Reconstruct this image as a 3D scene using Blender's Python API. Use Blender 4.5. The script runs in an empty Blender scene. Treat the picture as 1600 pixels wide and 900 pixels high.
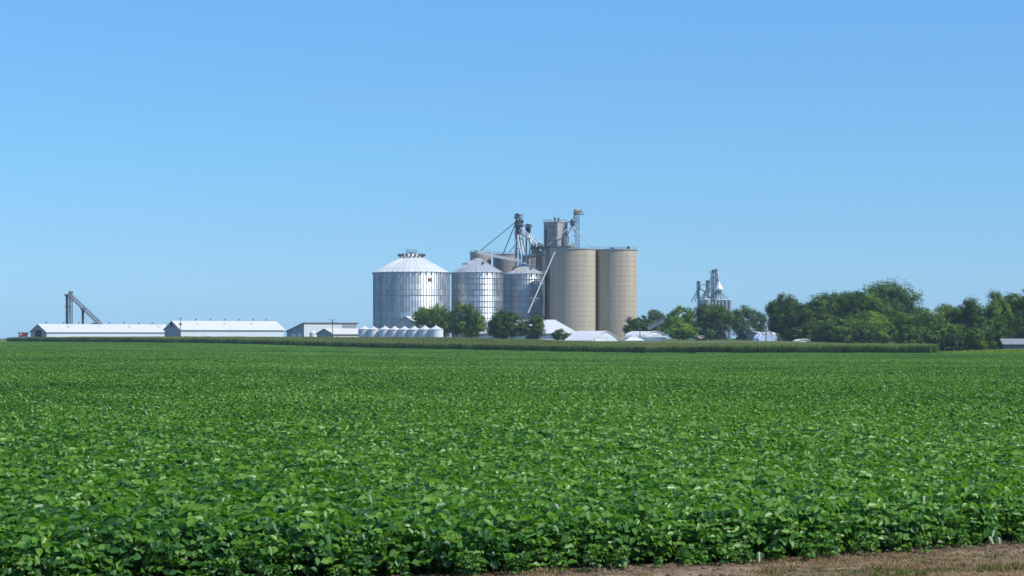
import bpy, math, random
import numpy as np
from mathutils import Vector, noise
R = math.radians
C = bpy.context.scene.collection
S = bpy.context.scene

# ------------------------------------------------------------------ camera, sky, sun, exposure
F = 3200.0; CZ = 4.0; HY = 524.5            # focal length in photo pixels, eye height, horizon row
cam = bpy.data.cameras.new('camera'); co = bpy.data.objects.new('camera', cam); C.objects.link(co)
co.location = (0, 0, CZ); co.rotation_euler = (R(90), 0, 0)
cam.sensor_width = 36; cam.lens = 72; cam.shift_y = (HY - 450) / 1600
cam.clip_start = 0.5; cam.clip_end = 40000
S.camera = co
SUN_AZ = 66; SUN_EL = 50                    # azimuth to the right of straight behind the camera
sv = Vector((math.sin(R(SUN_AZ)) * math.cos(R(SUN_EL)), -math.cos(R(SUN_AZ)) * math.cos(R(SUN_EL)), math.sin(R(SUN_EL))))
w = bpy.data.worlds.new('World'); S.world = w; w.use_nodes = True
wn = w.node_tree; bg = wn.nodes['Background']
sky = wn.nodes.new('ShaderNodeTexSky'); sky.sky_type = 'NISHITA'; sky.sun_disc = False
sky.sun_elevation = R(SUN_EL); sky.sun_rotation = math.atan2(sv.x, sv.y)
sky.altitude = 2500; sky.air_density = 0.5; sky.dust_density = 0.0; sky.ozone_density = 1.5
hs = wn.nodes.new('ShaderNodeHueSaturation'); hs.inputs['Saturation'].default_value = 1.1
wn.links.new(sky.outputs[0], hs.inputs['Color']); bg.inputs[1].default_value = 0.08
# clear summer sky: less whitening low down, same smooth profile all round the compass and up to the zenith
gt = wn.nodes.new('ShaderNodeTexCoord'); gs = wn.nodes.new('ShaderNodeSeparateXYZ'); wn.links.new(gt.outputs['Generated'], gs.inputs[0])
rs = wn.nodes.new('ShaderNodeMath'); rs.operation = 'POWER'; rs.inputs[1].default_value = .5; rs.use_clamp = True
mz = wn.nodes.new('ShaderNodeMath'); mz.operation = 'MAXIMUM'; mz.inputs[1].default_value = 0; wn.links.new(gs.outputs['Z'], mz.inputs[0]); wn.links.new(mz.outputs[0], rs.inputs[0])
sr_ = wn.nodes.new('ShaderNodeValToRGB'); wn.links.new(rs.outputs[0], sr_.inputs[0])
PROF = ((.1, .83, 1.12, 1.36), (1.5, 1.30, 1.52, 1.50), (3, 1.58, 1.86, 1.72), (4.9, 1.84, 2.36, 2.08), (7, 2.18, 2.72, 2.50), (9.3, 2.45, 3.15, 3.02), (15, 2.9, 3.6, 3.6), (25, 4.0, 4.5, 4.3), (60, 4.6, 4.8, 4.6))
for k, (el, r_, g_, b_) in enumerate(PROF):
    p_ = math.sin(R(el)) ** .5; e = sr_.color_ramp.elements[k] if k < 2 else sr_.color_ramp.elements.new(p_)
    if k == 1: e.position = 1.0
    e.color = (r_ / 5, g_ / 5, b_ / 5, 1)
es = sorted(sr_.color_ramp.elements, key=lambda e: e.position)
for e, (el, r_, g_, b_) in zip(es, PROF): e.position = math.sin(R(el)) ** .5; e.color = (r_ / 5, g_ / 5, b_ / 5, 1)
m1_ = wn.nodes.new('ShaderNodeVectorMath'); m1_.operation = 'MULTIPLY'; wn.links.new(hs.outputs[0], m1_.inputs[0]); wn.links.new(sr_.outputs[0], m1_.inputs[1])
m2_ = wn.nodes.new('ShaderNodeVectorMath'); m2_.operation = 'SCALE'; m2_.inputs['Scale'].default_value = 4.95; wn.links.new(m1_.outputs[0], m2_.inputs[0])
wn.links.new(m2_.outputs[0], bg.inputs[0])
sl = bpy.data.lights.new('sun', 'SUN'); sl.energy = 4.7; sl.angle = R(0.53); sl.color = (1, .955, .88)
so = bpy.data.objects.new('sun', sl); C.objects.link(so); so.rotation_euler = sv.to_track_quat('Z', 'Y').to_euler()
so.location = (0, 0, 200)
S.view_settings.view_transform = 'Standard'; S.view_settings.look = 'None'
S.view_settings.exposure = 0.0; S.view_settings.gamma = 1

# ------------------------------------------------------------------ terrain function
def sm(a, b, x):
    t = min(1, max(0, (x - a) / (b - a))); return t * t * (3 - 2 * t)
UC = [-300, 40, 300, 560, 700, 850, 900, 1000, 1200, 1455, 1700]
GF = [.5, .4, .3, -1.0, -1.28, -1.6, -1.7, -1.8, -1.45, -1.15, -1.0]
YB = [1150, 980, 860, 795, 762, 727, 715, 690, 645, 590, 560]
GB = [.5, .5, .75, .6, .5, -.3, -.85, -1.35, -1.3, -1.25, -.2]
GY = [2, 2, 2, 1.9, 1.8, 1.8, 1.9, 2.0, 2.3, .9, .7]
def YF(u): return 497.3 / ((u - 800) / F + .79)
def ip(u, t): return float(np.interp(u, UC, t))
def G(x, y):
    if y < 28: return 2.4 * (1 - sm(4, 26, y))
    u = min(1700, max(-300, 800 + F * x / y))
    yf = YF(u); yb = ip(u, YB); g1 = ip(u, GF); g2 = ip(u, GB); g3 = ip(u, GY)
    if y < yf: return g1 * sm(60, yf, y)
    if y < yb: return g1 + (g2 - g1) * sm(yf, yb, y)
    if y < yb + 45: return g2 + (g3 - g2) * sm(yb, yb + 45, y)
    if y < 1400: return g3
    return g3 + (-6 - g3) * sm(1400, 3200, y) - max(0, y - 3200) * .0024
def P(u, v, Y): return Vector(((u - 800) / F * Y, Y, CZ + (HY - v) / F * Y))
def zof(v, Y): return CZ + (HY - v) / F * Y
def xof(u, Y): return (u - 800) / F * Y

# ------------------------------------------------------------------ materials
def mat(name, col, rough=.7, metal=0, var=.12, scale=1.0, spec=.4, stretch=None, bump=0, perobj=0, col2=None, fac=.5):
    m = bpy.data.materials.new(name); m.use_nodes = True; t = m.node_tree; b = t.nodes['Principled BSDF']
    b.inputs['Roughness'].default_value = rough; b.inputs['Metallic'].default_value = metal
    b.inputs['Specular IOR Level'].default_value = spec
    tc = t.nodes.new('ShaderNodeTexCoord'); mp = t.nodes.new('ShaderNodeMapping')
    if stretch: mp.inputs['Scale'].default_value = stretch; mp.inputs['Location'].default_value = (3.3, 7.1, 13.4 / max(scale, .2) * .27); mp.inputs['Rotation'].default_value = (0, 0, .47)
    t.links.new(tc.outputs['Object'], mp.inputs[0])
    n = t.nodes.new('ShaderNodeTexNoise'); n.inputs['Scale'].default_value = scale; n.inputs['Detail'].default_value = 6
    n.inputs['Roughness'].default_value = .65; n.inputs['Distortion'].default_value = .8 if stretch else 0
    t.links.new(mp.outputs[0], n.inputs['Vector'])
    r = t.nodes.new('ShaderNodeValToRGB'); t.links.new(n.outputs['Fac'], r.inputs[0])
    r.color_ramp.elements[0].position = .3; r.color_ramp.elements[1].position = .7
    c2 = col2 or [c * (1 - var) for c in col]; c1 = col if col2 else [min(1, c * (1 + var)) for c in col]
    r.color_ramp.elements[0].color = (*c2, 1); r.color_ramp.elements[1].color = (*c1, 1)
    out = r.outputs[0]
    if perobj:
        oi = t.nodes.new('ShaderNodeObjectInfo'); mr = t.nodes.new('ShaderNodeMapRange')
        mr.inputs['To Min'].default_value = 1 - perobj; mr.inputs['To Max'].default_value = 1 + perobj
        t.links.new(oi.outputs['Random'], mr.inputs[0])
        mx = t.nodes.new('ShaderNodeVectorMath'); mx.operation = 'SCALE'
        t.links.new(out, mx.inputs[0]); t.links.new(mr.outputs[0], mx.inputs['Scale']); out = mx.outputs[0]
    t.links.new(out, b.inputs['Base Color'])
    if bump:
        bp = t.nodes.new('ShaderNodeBump'); bp.inputs['Strength'].default_value = bump; bp.inputs['Distance'].default_value = .1
        t.links.new(n.outputs['Fac'], bp.inputs['Height']); t.links.new(bp.outputs[0], b.inputs['Normal'])
    m['c'] = 1
    return m
def corrugate(m, amp=.55, period=.11, axis='z'):
    """fine corrugated sheet relief: the normal swings with height"""
    t = m.node_tree; b = t.nodes['Principled BSDF']
    g = t.nodes.new('ShaderNodeNewGeometry'); sp = t.nodes.new('ShaderNodeSeparateXYZ'); t.links.new(g.outputs['Position'], sp.inputs[0])
    k = t.nodes.new('ShaderNodeMath'); k.operation = 'MULTIPLY'; k.inputs[1].default_value = 2 * math.pi / period; t.links.new(sp.outputs['Z'], k.inputs[0])
    s = t.nodes.new('ShaderNodeMath'); s.operation = 'SINE'; t.links.new(k.outputs[0], s.inputs[0])
    a = t.nodes.new('ShaderNodeMath'); a.operation = 'MULTIPLY'; a.inputs[1].default_value = amp; t.links.new(s.outputs[0], a.inputs[0])
    cb = t.nodes.new('ShaderNodeCombineXYZ'); t.links.new(a.outputs[0], cb.inputs['Z'])
    ad = t.nodes.new('ShaderNodeVectorMath'); ad.operation = 'ADD'; t.links.new(g.outputs['Normal'], ad.inputs[0]); t.links.new(cb.outputs[0], ad.inputs[1])
    nm = t.nodes.new('ShaderNodeVectorMath'); nm.operation = 'NORMALIZE'; t.links.new(ad.outputs[0], nm.inputs[0])
    t.links.new(nm.outputs[0], b.inputs['Normal'])
def panelled(m, n, amp=.16):
    """tone of each sheet round a bin"""
    t = m.node_tree; b = t.nodes['Principled BSDF']
    tc = t.nodes.new('ShaderNodeTexCoord'); sp = t.nodes.new('ShaderNodeSeparateXYZ'); t.links.new(tc.outputs['Object'], sp.inputs[0])
    at = t.nodes.new('ShaderNodeMath'); at.operation = 'ARCTAN2'; t.links.new(sp.outputs['Y'], at.inputs[0]); t.links.new(sp.outputs['X'], at.inputs[1])
    k = t.nodes.new('ShaderNodeMath'); k.operation = 'MULTIPLY'; k.inputs[1].default_value = n / (2 * math.pi); t.links.new(at.outputs[0], k.inputs[0])
    f = t.nodes.new('ShaderNodeMath'); f.operation = 'FLOOR'; t.links.new(k.outputs[0], f.inputs[0])
    oi = t.nodes.new('ShaderNodeObjectInfo'); ad = t.nodes.new('ShaderNodeMath'); ad.operation = 'MULTIPLY_ADD'
    ad.inputs[1].default_value = 37; t.links.new(oi.outputs['Random'], ad.inputs[0]); t.links.new(f.outputs[0], ad.inputs[2])
    wn_ = t.nodes.new('ShaderNodeTexWhiteNoise'); wn_.noise_dimensions = '1D'; t.links.new(ad.outputs[0], wn_.inputs['W'])
    mr = t.nodes.new('ShaderNodeMapRange'); mr.inputs['To Min'].default_value = 1 - amp; mr.inputs['To Max'].default_value = 1 + amp
    t.links.new(wn_.outputs['Value'], mr.inputs[0])
    old = b.inputs['Base Color'].links[0].from_socket
    mx = t.nodes.new('ShaderNodeVectorMath'); mx.operation = 'SCALE'; t.links.new(old, mx.inputs[0]); t.links.new(mr.outputs[0], mx.inputs['Scale'])
    t.links.new(mx.outputs[0], b.inputs['Base Color'])
    rr = t.nodes.new('ShaderNodeMapRange'); r0 = b.inputs['Roughness'].default_value
    rr.inputs['To Min'].default_value = r0 - .06; rr.inputs['To Max'].default_value = r0 + .1
    t.links.new(wn_.outputs['Value'], rr.inputs[0]); t.links.new(rr.outputs[0], b.inputs['Roughness'])
def leafmat(name, cols, rough=.5, trans=.3, patch=.15, pscale=.03, inst_=0.0):
    """cols: three tints (dark, mid, light) chosen per leaf by the 'tint' attribute"""
    m = bpy.data.materials.new(name); m.use_nodes = True; t = m.node_tree; b = t.nodes['Principled BSDF']
    b.inputs['Roughness'].default_value = rough; b.inputs['Specular IOR Level'].default_value = .35 if rough < .5 else .12
    a = t.nodes.new('ShaderNodeAttribute'); a.attribute_name = 'tint'
    g = t.nodes.new('ShaderNodeNewGeometry'); n = t.nodes.new('ShaderNodeTexNoise'); n.inputs['Scale'].default_value = pscale
    t.links.new(g.outputs['Position'], n.inputs['Vector'])
    mr = t.nodes.new('ShaderNodeMapRange'); mr.inputs['From Min'].default_value = .3; mr.inputs['From Max'].default_value = .7
    mr.inputs['To Min'].default_value = -patch; mr.inputs['To Max'].default_value = patch; t.links.new(n.outputs['Fac'], mr.inputs[0])
    oi = t.nodes.new('ShaderNodeObjectInfo'); om = t.nodes.new('ShaderNodeMath'); om.operation = 'MULTIPLY_ADD'; om.inputs[1].default_value = inst_; om.inputs[2].default_value = -inst_ / 2; t.links.new(oi.outputs['Random'], om.inputs[0])
    a2 = t.nodes.new('ShaderNodeMath'); t.links.new(mr.outputs[0], a2.inputs[0]); t.links.new(om.outputs[0], a2.inputs[1])
    ad = t.nodes.new('ShaderNodeMath'); t.links.new(a.outputs['Fac'], ad.inputs[0]); t.links.new(a2.outputs[0], ad.inputs[1])
    r = t.nodes.new('ShaderNodeValToRGB'); t.links.new(ad.outputs[0], r.inputs[0])
    e = r.color_ramp.elements; e[0].color = (*cols[0], 1); e[1].color = (*cols[-1], 1)
    for i, c in enumerate(cols[1:-1]): q = e.new((i + 1) / (len(cols) - 1)); q.color = (*c, 1)
    t.links.new(r.outputs[0], b.inputs['Base Color'])
    tr = t.nodes.new('ShaderNodeBsdfTranslucent'); mu = t.nodes.new('ShaderNodeVectorMath'); mu.operation = 'MULTIPLY'
    mu.inputs[1].default_value = (1.25, 1.35, .5); t.links.new(r.outputs[0], mu.inputs[0]); t.links.new(mu.outputs[0], tr.inputs[0])
    mx = t.nodes.new('ShaderNodeMixShader'); mx.inputs[0].default_value = trans
    t.links.new(b.outputs[0], mx.inputs[1]); t.links.new(tr.outputs[0], mx.inputs[2])
    t.links.new(mx.outputs[0], t.nodes['Material Output'].inputs['Surface'])
    return m
M = {}
M['galv'] = mat('galvanised_sheet', (.68, .71, .73), .46, .85, .10, .35, stretch=(1, 1, .15), perobj=.07); corrugate(M['galv']); panelled(M['galv'], 72)
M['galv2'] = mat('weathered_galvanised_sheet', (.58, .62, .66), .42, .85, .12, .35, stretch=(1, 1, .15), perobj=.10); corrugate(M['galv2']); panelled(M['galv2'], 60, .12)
M['roofgalv'] = mat('galvanised_roof_sheet', (.78, .79, .78), .42, .25, .08, .5, perobj=.06)
M['rib'] = mat('galvanised_stiffener', (.30, .33, .36), .5, .6, .1, 1)
M['rib2'] = mat('galvanised_stiffener_light', (.34, .37, .40), .5, .6, .1, 1)
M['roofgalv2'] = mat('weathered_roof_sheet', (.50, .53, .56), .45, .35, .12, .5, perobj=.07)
M['pipe'] = mat('bright_steel_pipe', (.66, .68, .70), .55, .45, .08, .8)
M['steel'] = mat('grey_steel', (.27, .29, .31), .55, .4, .15, 1.0)
M['dsteel'] = mat('dark_steel', (.08, .09, .10), .55, .3, .15, 1.0)
M['concrete'] = mat('tan_concrete', (.55, .475, .36), .9, 0, .12, .27, stretch=(1, 1, .035), col2=(.37, .315, .24))
M['concrete_shade'] = mat('shaded_concrete', (.34, .31, .27), .9, 0, .2, .5, stretch=(1, 1, .08), col2=(.21, .19, .17))  # darker copy of the concrete: shadow on the rear silos is put into the colour
M['concrete3'] = mat('bluish_grey_concrete', (.46, .43, .40), .9, 0, .2, .7, stretch=(1, 1, .12), col2=(.27, .26, .25))
M['slab'] = mat('pale_slab', (.36, .37, .38), .8, 0, .1, 1)
M['white'] = mat('white_metal', (.78, .79, .80), .45, 0, .04, .4)
M['whiteroof'] = mat('white_roof_metal', (.64, .65, .66), .5, 0, .04, .3, perobj=.03)
M['bluewall'] = mat('pale_blue_siding', (.66, .71, .76), .55, 0, .05, .3)
M['fabric'] = mat('white_fabric', (.70, .71, .72), .7, 0, .05, .4)
M['fabric2'] = mat('blue_white_tarp', (.36, .48, .70), .5, 0, .35, .6)
M['greyshade_siding'] = mat('grey_and_shaded_siding', (.36, .37, .40), .6, 0, .06, .5)  # grey house walls; on white barn gables it paints in their shade
M['lightgrey'] = mat('light_grey_siding', (.60, .60, .62), .6, 0, .06, .5)
M['slate'] = mat('slate_siding', (.13, .145, .17), .6, 0, .08, .5)
M['slateroof'] = mat('slate_roof', (.20, .22, .25), .6, 0, .12, .5)
M['dark'] = mat('dark_opening', (.03, .03, .035), .8, 0, .2, 1)
M['greyroof'] = mat('grey_roof', (.30, .33, .38), .6, 0, .1, .5)
M['brown'] = mat('rust_brown', (.26, .11, .04), .7, 0, .15, 2)
M['tan'] = mat('tan_shingle', (.36, .30, .24), .8, 0, .15, 1)
M['red'] = mat('red_paint', (.42, .05, .05), .5, 0, .1, 1)
M['orange'] = mat('orange_paint', (.48, .20, .07), .6, 0, .1, 1)
M['yellow'] = mat('pale_yellow_paint', (.55, .50, .24), .6, 0, .1, 1)
M['wood'] = mat('weathered_wood', (.16, .13, .10), .85, 0, .2, 3)
M['bark'] = mat('bark', (.10, .085, .065), .9, 0, .3, 3)
M['tile'] = mat('stained_roof_patch', (.55, .56, .56), .6, 0, .1, 1)

# ------------------------------------------------------------------ mesh builder
class MB:
    def __init__(s): s.v = []; s.f = []; s.sm = False
    def poly(s, pts, flip=False):
        i = len(s.v); s.v += [tuple(p) for p in pts]; f = list(range(i, i + len(pts))); s.f.append(f[::-1] if flip else f); return s
    def prism(s, a, b):
        """two matching loops joined and capped"""
        n = len(a); i = len(s.v); s.v += [tuple(p) for p in a] + [tuple(p) for p in b]
        s.f.append(list(range(i, i + n))[::-1]); s.f.append(list(range(i + n, i + 2 * n)))
        for k in range(n): j = (k + 1) % n; s.f.append([i + k, i + j, i + n + j, i + n + k])
        return s
    def box(s, c, d, ang=0):
        ca, sa = math.cos(ang), math.sin(ang); x, y, z = d[0] / 2, d[1] / 2, d[2] / 2
        q = [(c[0] + px * ca - py * sa, c[1] + px * sa + py * ca) for px, py in ((-x, -y), (x, -y), (x, y), (-x, y))]
        return s.prism([(a, b, c[2] - z) for a, b in q], [(a, b, c[2] + z) for a, b in q])
    def tube(s, p, q, r, n=6, r2=None):
        p = Vector(p); q = Vector(q); d = (q - p)
        if d.length < 1e-6: return s
        d.normalize(); u = d.orthogonal().normalized(); v = d.cross(u); r2 = r if r2 is None else r2
        A = [2 * math.pi * k / n for k in range(n)]
        return s.prism([p + (u * math.cos(a) + v * math.sin(a)) * r for a in A], [q + (u * math.cos(a) + v * math.sin(a)) * r2 for a in A])
    def lathe(s, c, prof, n=48, jit=None, cap=True):
        i = len(s.v)
        for r, z in prof:
            for k in range(n):
                a = 2 * math.pi * k / n; rr = r + (jit[k % len(jit)] if jit else 0)
                s.v.append((c[0] + rr * math.cos(a), c[1] + rr * math.sin(a), c[2] + z))
        for m in range(len(prof) - 1):
            for k in range(n):
                j = (k + 1) % n; s.f.append([i + m * n + k, i + m * n + j, i + (m + 1) * n + j, i + (m + 1) * n + k])
        if cap:
            s.f.append([i + k for k in range(n)][::-1]); L = i + (len(prof) - 1) * n; s.f.append([L + k for k in range(n)])
        return s
    def truss(s, p, q, w, h, n, r, up=Vector((0, 0, 1))):
        """four chords with zigzag bracing"""
        p = Vector(p); q = Vector(q); d = (q - p).normalized(); sd = d.cross(up)
        if sd.length < .01: sd = Vector((1, 0, 0))
        sd.normalize(); uu = sd.cross(d).normalized()
        cs = [(-w / 2, -h / 2), (w / 2, -h / 2), (w / 2, h / 2), (-w / 2, h / 2)]
        pt = lambda t, c: p + (q - p) * t + sd * c[0] + uu * c[1]
        for c in cs: s.tube(pt(0, c), pt(1, c), r, 4)
        for k in range(n):
            for e in range(4):
                a, b = cs[e], cs[(e + 1) % 4]
                if k % 2: a, b = b, a
                s.tube(pt(k / n, a), pt((k + 1) / n, b), r * .6, 3)
                s.tube(pt(k / n, a), pt(k / n, b), r * .6, 3)
        return s
    def rail(s, pts, h, r, closed=True, gap=1.6):
        """posts and two rails along a path"""
        n = len(pts)
        for i in range(n if closed else n - 1):
            a = Vector(pts[i]); b = Vector(pts[(i + 1) % n]); U = Vector((0, 0, h))
            s.tube(a + U, b + U, r, 4); s.tube(a + U * .5, b + U * .5, r, 4)
            m = max(1, int((b - a).length / gap))
            for k in range(m + (0 if closed else 1)): q = a + (b - a) * (k / m); s.tube(q, q + U, r, 4)
        return s
    def mesh(s, name, m, off=(0, 0, 0)):
        me = bpy.data.meshes.new(name); o = Vector(off)
        me.from_pydata([tuple(Vector(v) - o) for v in s.v], [], s.f); me.materials.append(m)
        if s.sm:
            me.polygons.foreach_set('use_smooth', [True] * len(me.polygons))
        me.update(); return me
    def build(s, name, m, parent=None, **kw):
        me = s.mesh(name, m, parent.location if parent else (0, 0, 0))
        o = bpy.data.objects.new(name, me); C.objects.link(o)
        if parent: o.parent = parent
        for k, v in kw.items(): o[k] = v
        return o
def thing(name, label, cat, loc, group=None):
    o = bpy.data.objects.new(name, None); C.objects.link(o); o.location = loc; o.empty_display_size = 1
    o['label'] = label; o['category'] = cat
    if group: o['group'] = group
    return o
def inst(name, me, parent, loc=(0, 0, 0), rz=0):
    o = bpy.data.objects.new(name, me); C.objects.link(o); o.parent = parent; o.location = loc; o.rotation_euler = (0, 0, rz); return o
def ring(c, r, z, n=24, a0=0, a1=2 * math.pi):
    return [(c[0] + r * math.cos(a0 + (a1 - a0) * k / n), c[1] + r * math.sin(a0 + (a1 - a0) * k / n), z) for k in range(n)]

# ------------------------------------------------------------------ instancer for uncountable vegetation
def scatter(name, pts, protos, m):
    """pts: (x,y,z,rotz,scale,variant); protos: meshes"""
    a = np.array(pts, dtype=np.float64); n = len(a)
    me = bpy.data.meshes.new(name); me.vertices.add(n); me.vertices.foreach_set('co', a[:, :3].ravel())
    rot = np.zeros((n, 3)); rot[:, 2] = a[:, 3]
    me.attributes.new('rot', 'FLOAT_VECTOR', 'POINT').data.foreach_set('vector', rot.ravel())
    me.attributes.new('scl', 'FLOAT', 'POINT').data.foreach_set('value', a[:, 4])
    me.attributes.new('var', 'INT', 'POINT').data.foreach_set('value', a[:, 5].astype(np.int32))
    me.materials.append(m)
    o = bpy.data.objects.new(name, me); C.objects.link(o); o['kind'] = 'stuff'
    t = bpy.data.node_groups.new(name, 'GeometryNodeTree')
    t.interface.new_socket('Geometry', in_out='INPUT', socket_type='NodeSocketGeometry')
    t.interface.new_socket('Geometry', in_out='OUTPUT', socket_type='NodeSocketGeometry')
    gi = t.nodes.new('NodeGroupInput'); go = t.nodes.new('NodeGroupOutput'); jn = t.nodes.new('GeometryNodeJoinGeometry')
    def attr(nm, ty):
        q = t.nodes.new('GeometryNodeInputNamedAttribute'); q.data_type = ty; q.inputs[0].default_value = nm
        return [x for x in q.outputs if x.enabled and x.name == 'Attribute'][0]
    ar, asc, av = attr('rot', 'FLOAT_VECTOR'), attr('scl', 'FLOAT'), attr('var', 'INT')
    for i, pm in enumerate(protos):
        po = bpy.data.objects.new(name + '_sprig', pm)
        oi = t.nodes.new('GeometryNodeObjectInfo'); oi.inputs['Object'].default_value = po; oi.inputs['As Instance'].default_value = True
        cp = t.nodes.new('FunctionNodeCompare'); cp.data_type = 'INT'; cp.operation = 'EQUAL'
        ia = [x for x in cp.inputs if x.enabled]; t.links.new(av, ia[0]); ia[1].default_value = i
        ip_ = t.nodes.new('GeometryNodeInstanceOnPoints'); t.links.new(gi.outputs[0], ip_.inputs['Points'])
        t.links.new([x for x in cp.outputs if x.enabled][0], ip_.inputs['Selection'])
        t.links.new(oi.outputs['Geometry'], ip_.inputs['Instance']); t.links.new(ar, ip_.inputs['Rotation']); t.links.new(asc, ip_.inputs['Scale'])
        t.links.new(ip_.outputs[0], jn.inputs[0])
    t.links.new(jn.outputs[0], go.inputs[0])
    md = o.modifiers.new('grow', 'NODES'); md.node_group = t
    return o
def facemesh(name, V, Fc, tint, m):
    """numpy vertices, faces of equal size, per-face tint"""
    V = np.asarray(V, dtype=np.float32); Fc = np.asarray(Fc, dtype=np.int32); k = Fc.shape[1]
    me = bpy.data.meshes.new(name); me.vertices.add(len(V)); me.vertices.foreach_set('co', V.ravel())
    me.loops.add(Fc.size); me.loops.foreach_set('vertex_index', Fc.ravel())
    me.polygons.add(len(Fc)); me.polygons.foreach_set('loop_start', np.arange(0, Fc.size, k, dtype=np.int32))
    me.materials.append(m); me.update(calc_edges=True)
    me.attributes.new('tint', 'FLOAT', 'FACE').data.foreach_set('value', np.asarray(tint, dtype=np.float32))
    return me
def frames(nrm, rng):
    """random tangent frames for unit normals"""
    r = rng.normal(size=nrm.shape); t = np.cross(nrm, r); t /= np.linalg.norm(t, axis=1)[:, None] + 1e-9
    return t, np.cross(nrm, t)

# ------------------------------------------------------------------ ground
def axis(parts):
    out = []
    for a, b, st in parts: out += list(np.arange(a, b, st))
    return np.array(out + [parts[-1][1]])
gx = axis([(-3200, -2000, 400), (-2000, -500, 150), (-500, -40, 20), (-40, -12, 2), (-12, 16, .3), (16, 40, 2), (40, 500, 20), (500, 2000, 150), (2000, 3200, 400)])
gy = axis([(-600, -60, 90), (-60, 0, 10), (0, 30, 2), (30, 44, .25), (44, 100, 4), (100, 1000, 10), (1000, 1600, 30), (1600, 3200, 200), (3200, 4000, 400)])
gv = []; zone = []
def YE(x): return 34.0 + .35 * x + (.017 * x * x if x > 0 else 0) + .5 * noise.noise(Vector((x * .35, 3, 0))) + .25 * noise.noise(Vector((x * 1.3, 9, 0)))
for y in gy:
    for x in gx:
        z = G(x, y)
        if 29 < y < 46 and -14 < x < 18:
            z += .10 * noise.noise(Vector((x * .5, y * .6, 0))) + .04 * noise.noise(Vector((x * 2.1, y * 2.3, 5)))
            if y < YE(x) : z += .06
        gv.append((x, y, z)); u = min(1700, max(-300, 800 + F * x / y)) if y > 20 else 800
        zz = 0.0                                       # bare soil under the crops
        if y < YE(x) - .9: zz = .5                     # dry verge
        if y > YF(u) and (u > 1456 or y > ip(u, YB)): zz = 1.0   # mown farmyard grass
        zone.append(zz)
nx = len(gx)
gf = [[j * nx + i, j * nx + i + 1, (j + 1) * nx + i + 1, (j + 1) * nx + i] for j in range(len(gy) - 1) for i in range(nx - 1)]
mg = bpy.data.materials.new('soil_and_grass'); mg.use_nodes = True; t = mg.node_tree; b = t.nodes['Principled BSDF']; b.inputs['Roughness'].default_value = .95; b.inputs['Specular IOR Level'].default_value = .15
g_ = t.nodes.new('ShaderNodeNewGeometry'); at = t.nodes.new('ShaderNodeAttribute'); at.attribute_name = 'zone'
def nramp(scale, c1, c2, p1=.35, p2=.65):
    n = t.nodes.new('ShaderNodeTexNoise'); n.inputs['Scale'].default_value = scale; n.inputs['Detail'].default_value = 8; n.inputs['Roughness'].default_value = .7
    t.links.new(g_.outputs['Position'], n.inputs['Vector']); r = t.nodes.new('ShaderNodeValToRGB'); t.links.new(n.outputs['Fac'], r.inputs[0])
    r.color_ramp.elements[0].position = p1; r.color_ramp.elements[1].position = p2
    r.color_ramp.elements[0].color = (*c1, 1); r.color_ramp.elements[1].color = (*c2, 1); return r.outputs[0], n
soil, sn = nramp(3.0, (.07, .05, .035), (.15, .105, .07))
dry, _ = nramp(2.2, (.13, .085, .06), (.34, .25, .15), .38, .62)
lawn, _ = nramp(.05, (.075, .13, .035), (.13, .15, .05))
def ramp01(a, b_):
    q = t.nodes.new('ShaderNodeMapRange'); q.inputs['From Min'].default_value = a; q.inputs['From Max'].default_value = b_; t.links.new(at.outputs['Fac'], q.inputs[0]); return q.outputs[0]
def mixc(f, a, b_):
    q = t.nodes.new('ShaderNodeMix'); q.data_type = 'RGBA'; t.links.new(f, q.inputs[0]); t.links.new(a, q.inputs[6]); t.links.new(b_, q.inputs[7]); return q.outputs[2]
t.links.new(mixc(ramp01(.5, 1), mixc(ramp01(0, .5), soil, dry), lawn), b.inputs['Base Color'])
bp = t.nodes.new('ShaderNodeBump'); bp.inputs['Strength'].default_value = .6; bp.inputs['Distance'].default_value = .05; t.links.new(sn.outputs['Fac'], bp.inputs['Height']); t.links.new(bp.outputs[0], b.inputs['Normal'])
me = bpy.data.meshes.new('ground'); me.from_pydata(gv, [], gf); me.materials.append(mg)
me.attributes.new('zone', 'FLOAT', 'POINT').data.foreach_set('value', zone)
me.polygons.foreach_set('use_smooth', [True] * len(me.polygons)); me.update()
o = bpy.data.objects.new('ground', me); C.objects.link(o); o['kind'] = 'structure'

# ------------------------------------------------------------------ soybeans
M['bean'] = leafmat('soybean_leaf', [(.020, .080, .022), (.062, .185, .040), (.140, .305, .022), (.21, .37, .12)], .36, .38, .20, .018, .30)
M['stemg'] = mat('green_stem', (.10, .16, .04), .6, 0, .2, 5)
def leaflets(rng, cen, nrm, size, V, Fc, T, tint, asp=.68, droop=.25):
    """ovate leaflets folded along the midrib: two quads each"""
    n = len(cen); nrm = nrm / np.linalg.norm(nrm, axis=1)[:, None]; a, b = frames(nrm, rng); s = size[:, None]
    base = cen - a * s * .5; tip = cen + a * s * .5 - nrm * s * droop
    m1 = a * s * -.12; m2 = a * s * .22; wd = b * s * asp * .5; up = nrm * s * .09
    pts = np.stack([base, cen + m1 + wd + up, cen + m2 + wd * .8 + up * .6 - nrm * s * droop * .35, tip,
                    cen + m2 - wd * .8 + up * .6 - nrm * s * droop * .35, cen + m1 - wd + up], 1)
    i0 = sum(len(x) for x in V); V.append(pts.reshape(-1, 3)); k = i0 + np.arange(n)[:, None] * 6
    Fc.append((k + np.array([[0, 3, 2, 1]])).reshape(-1, 4)); Fc.append((k + np.array([[0, 5, 4, 3]])).reshape(-1, 4))
    T.append(tint); T.append(tint)
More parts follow.
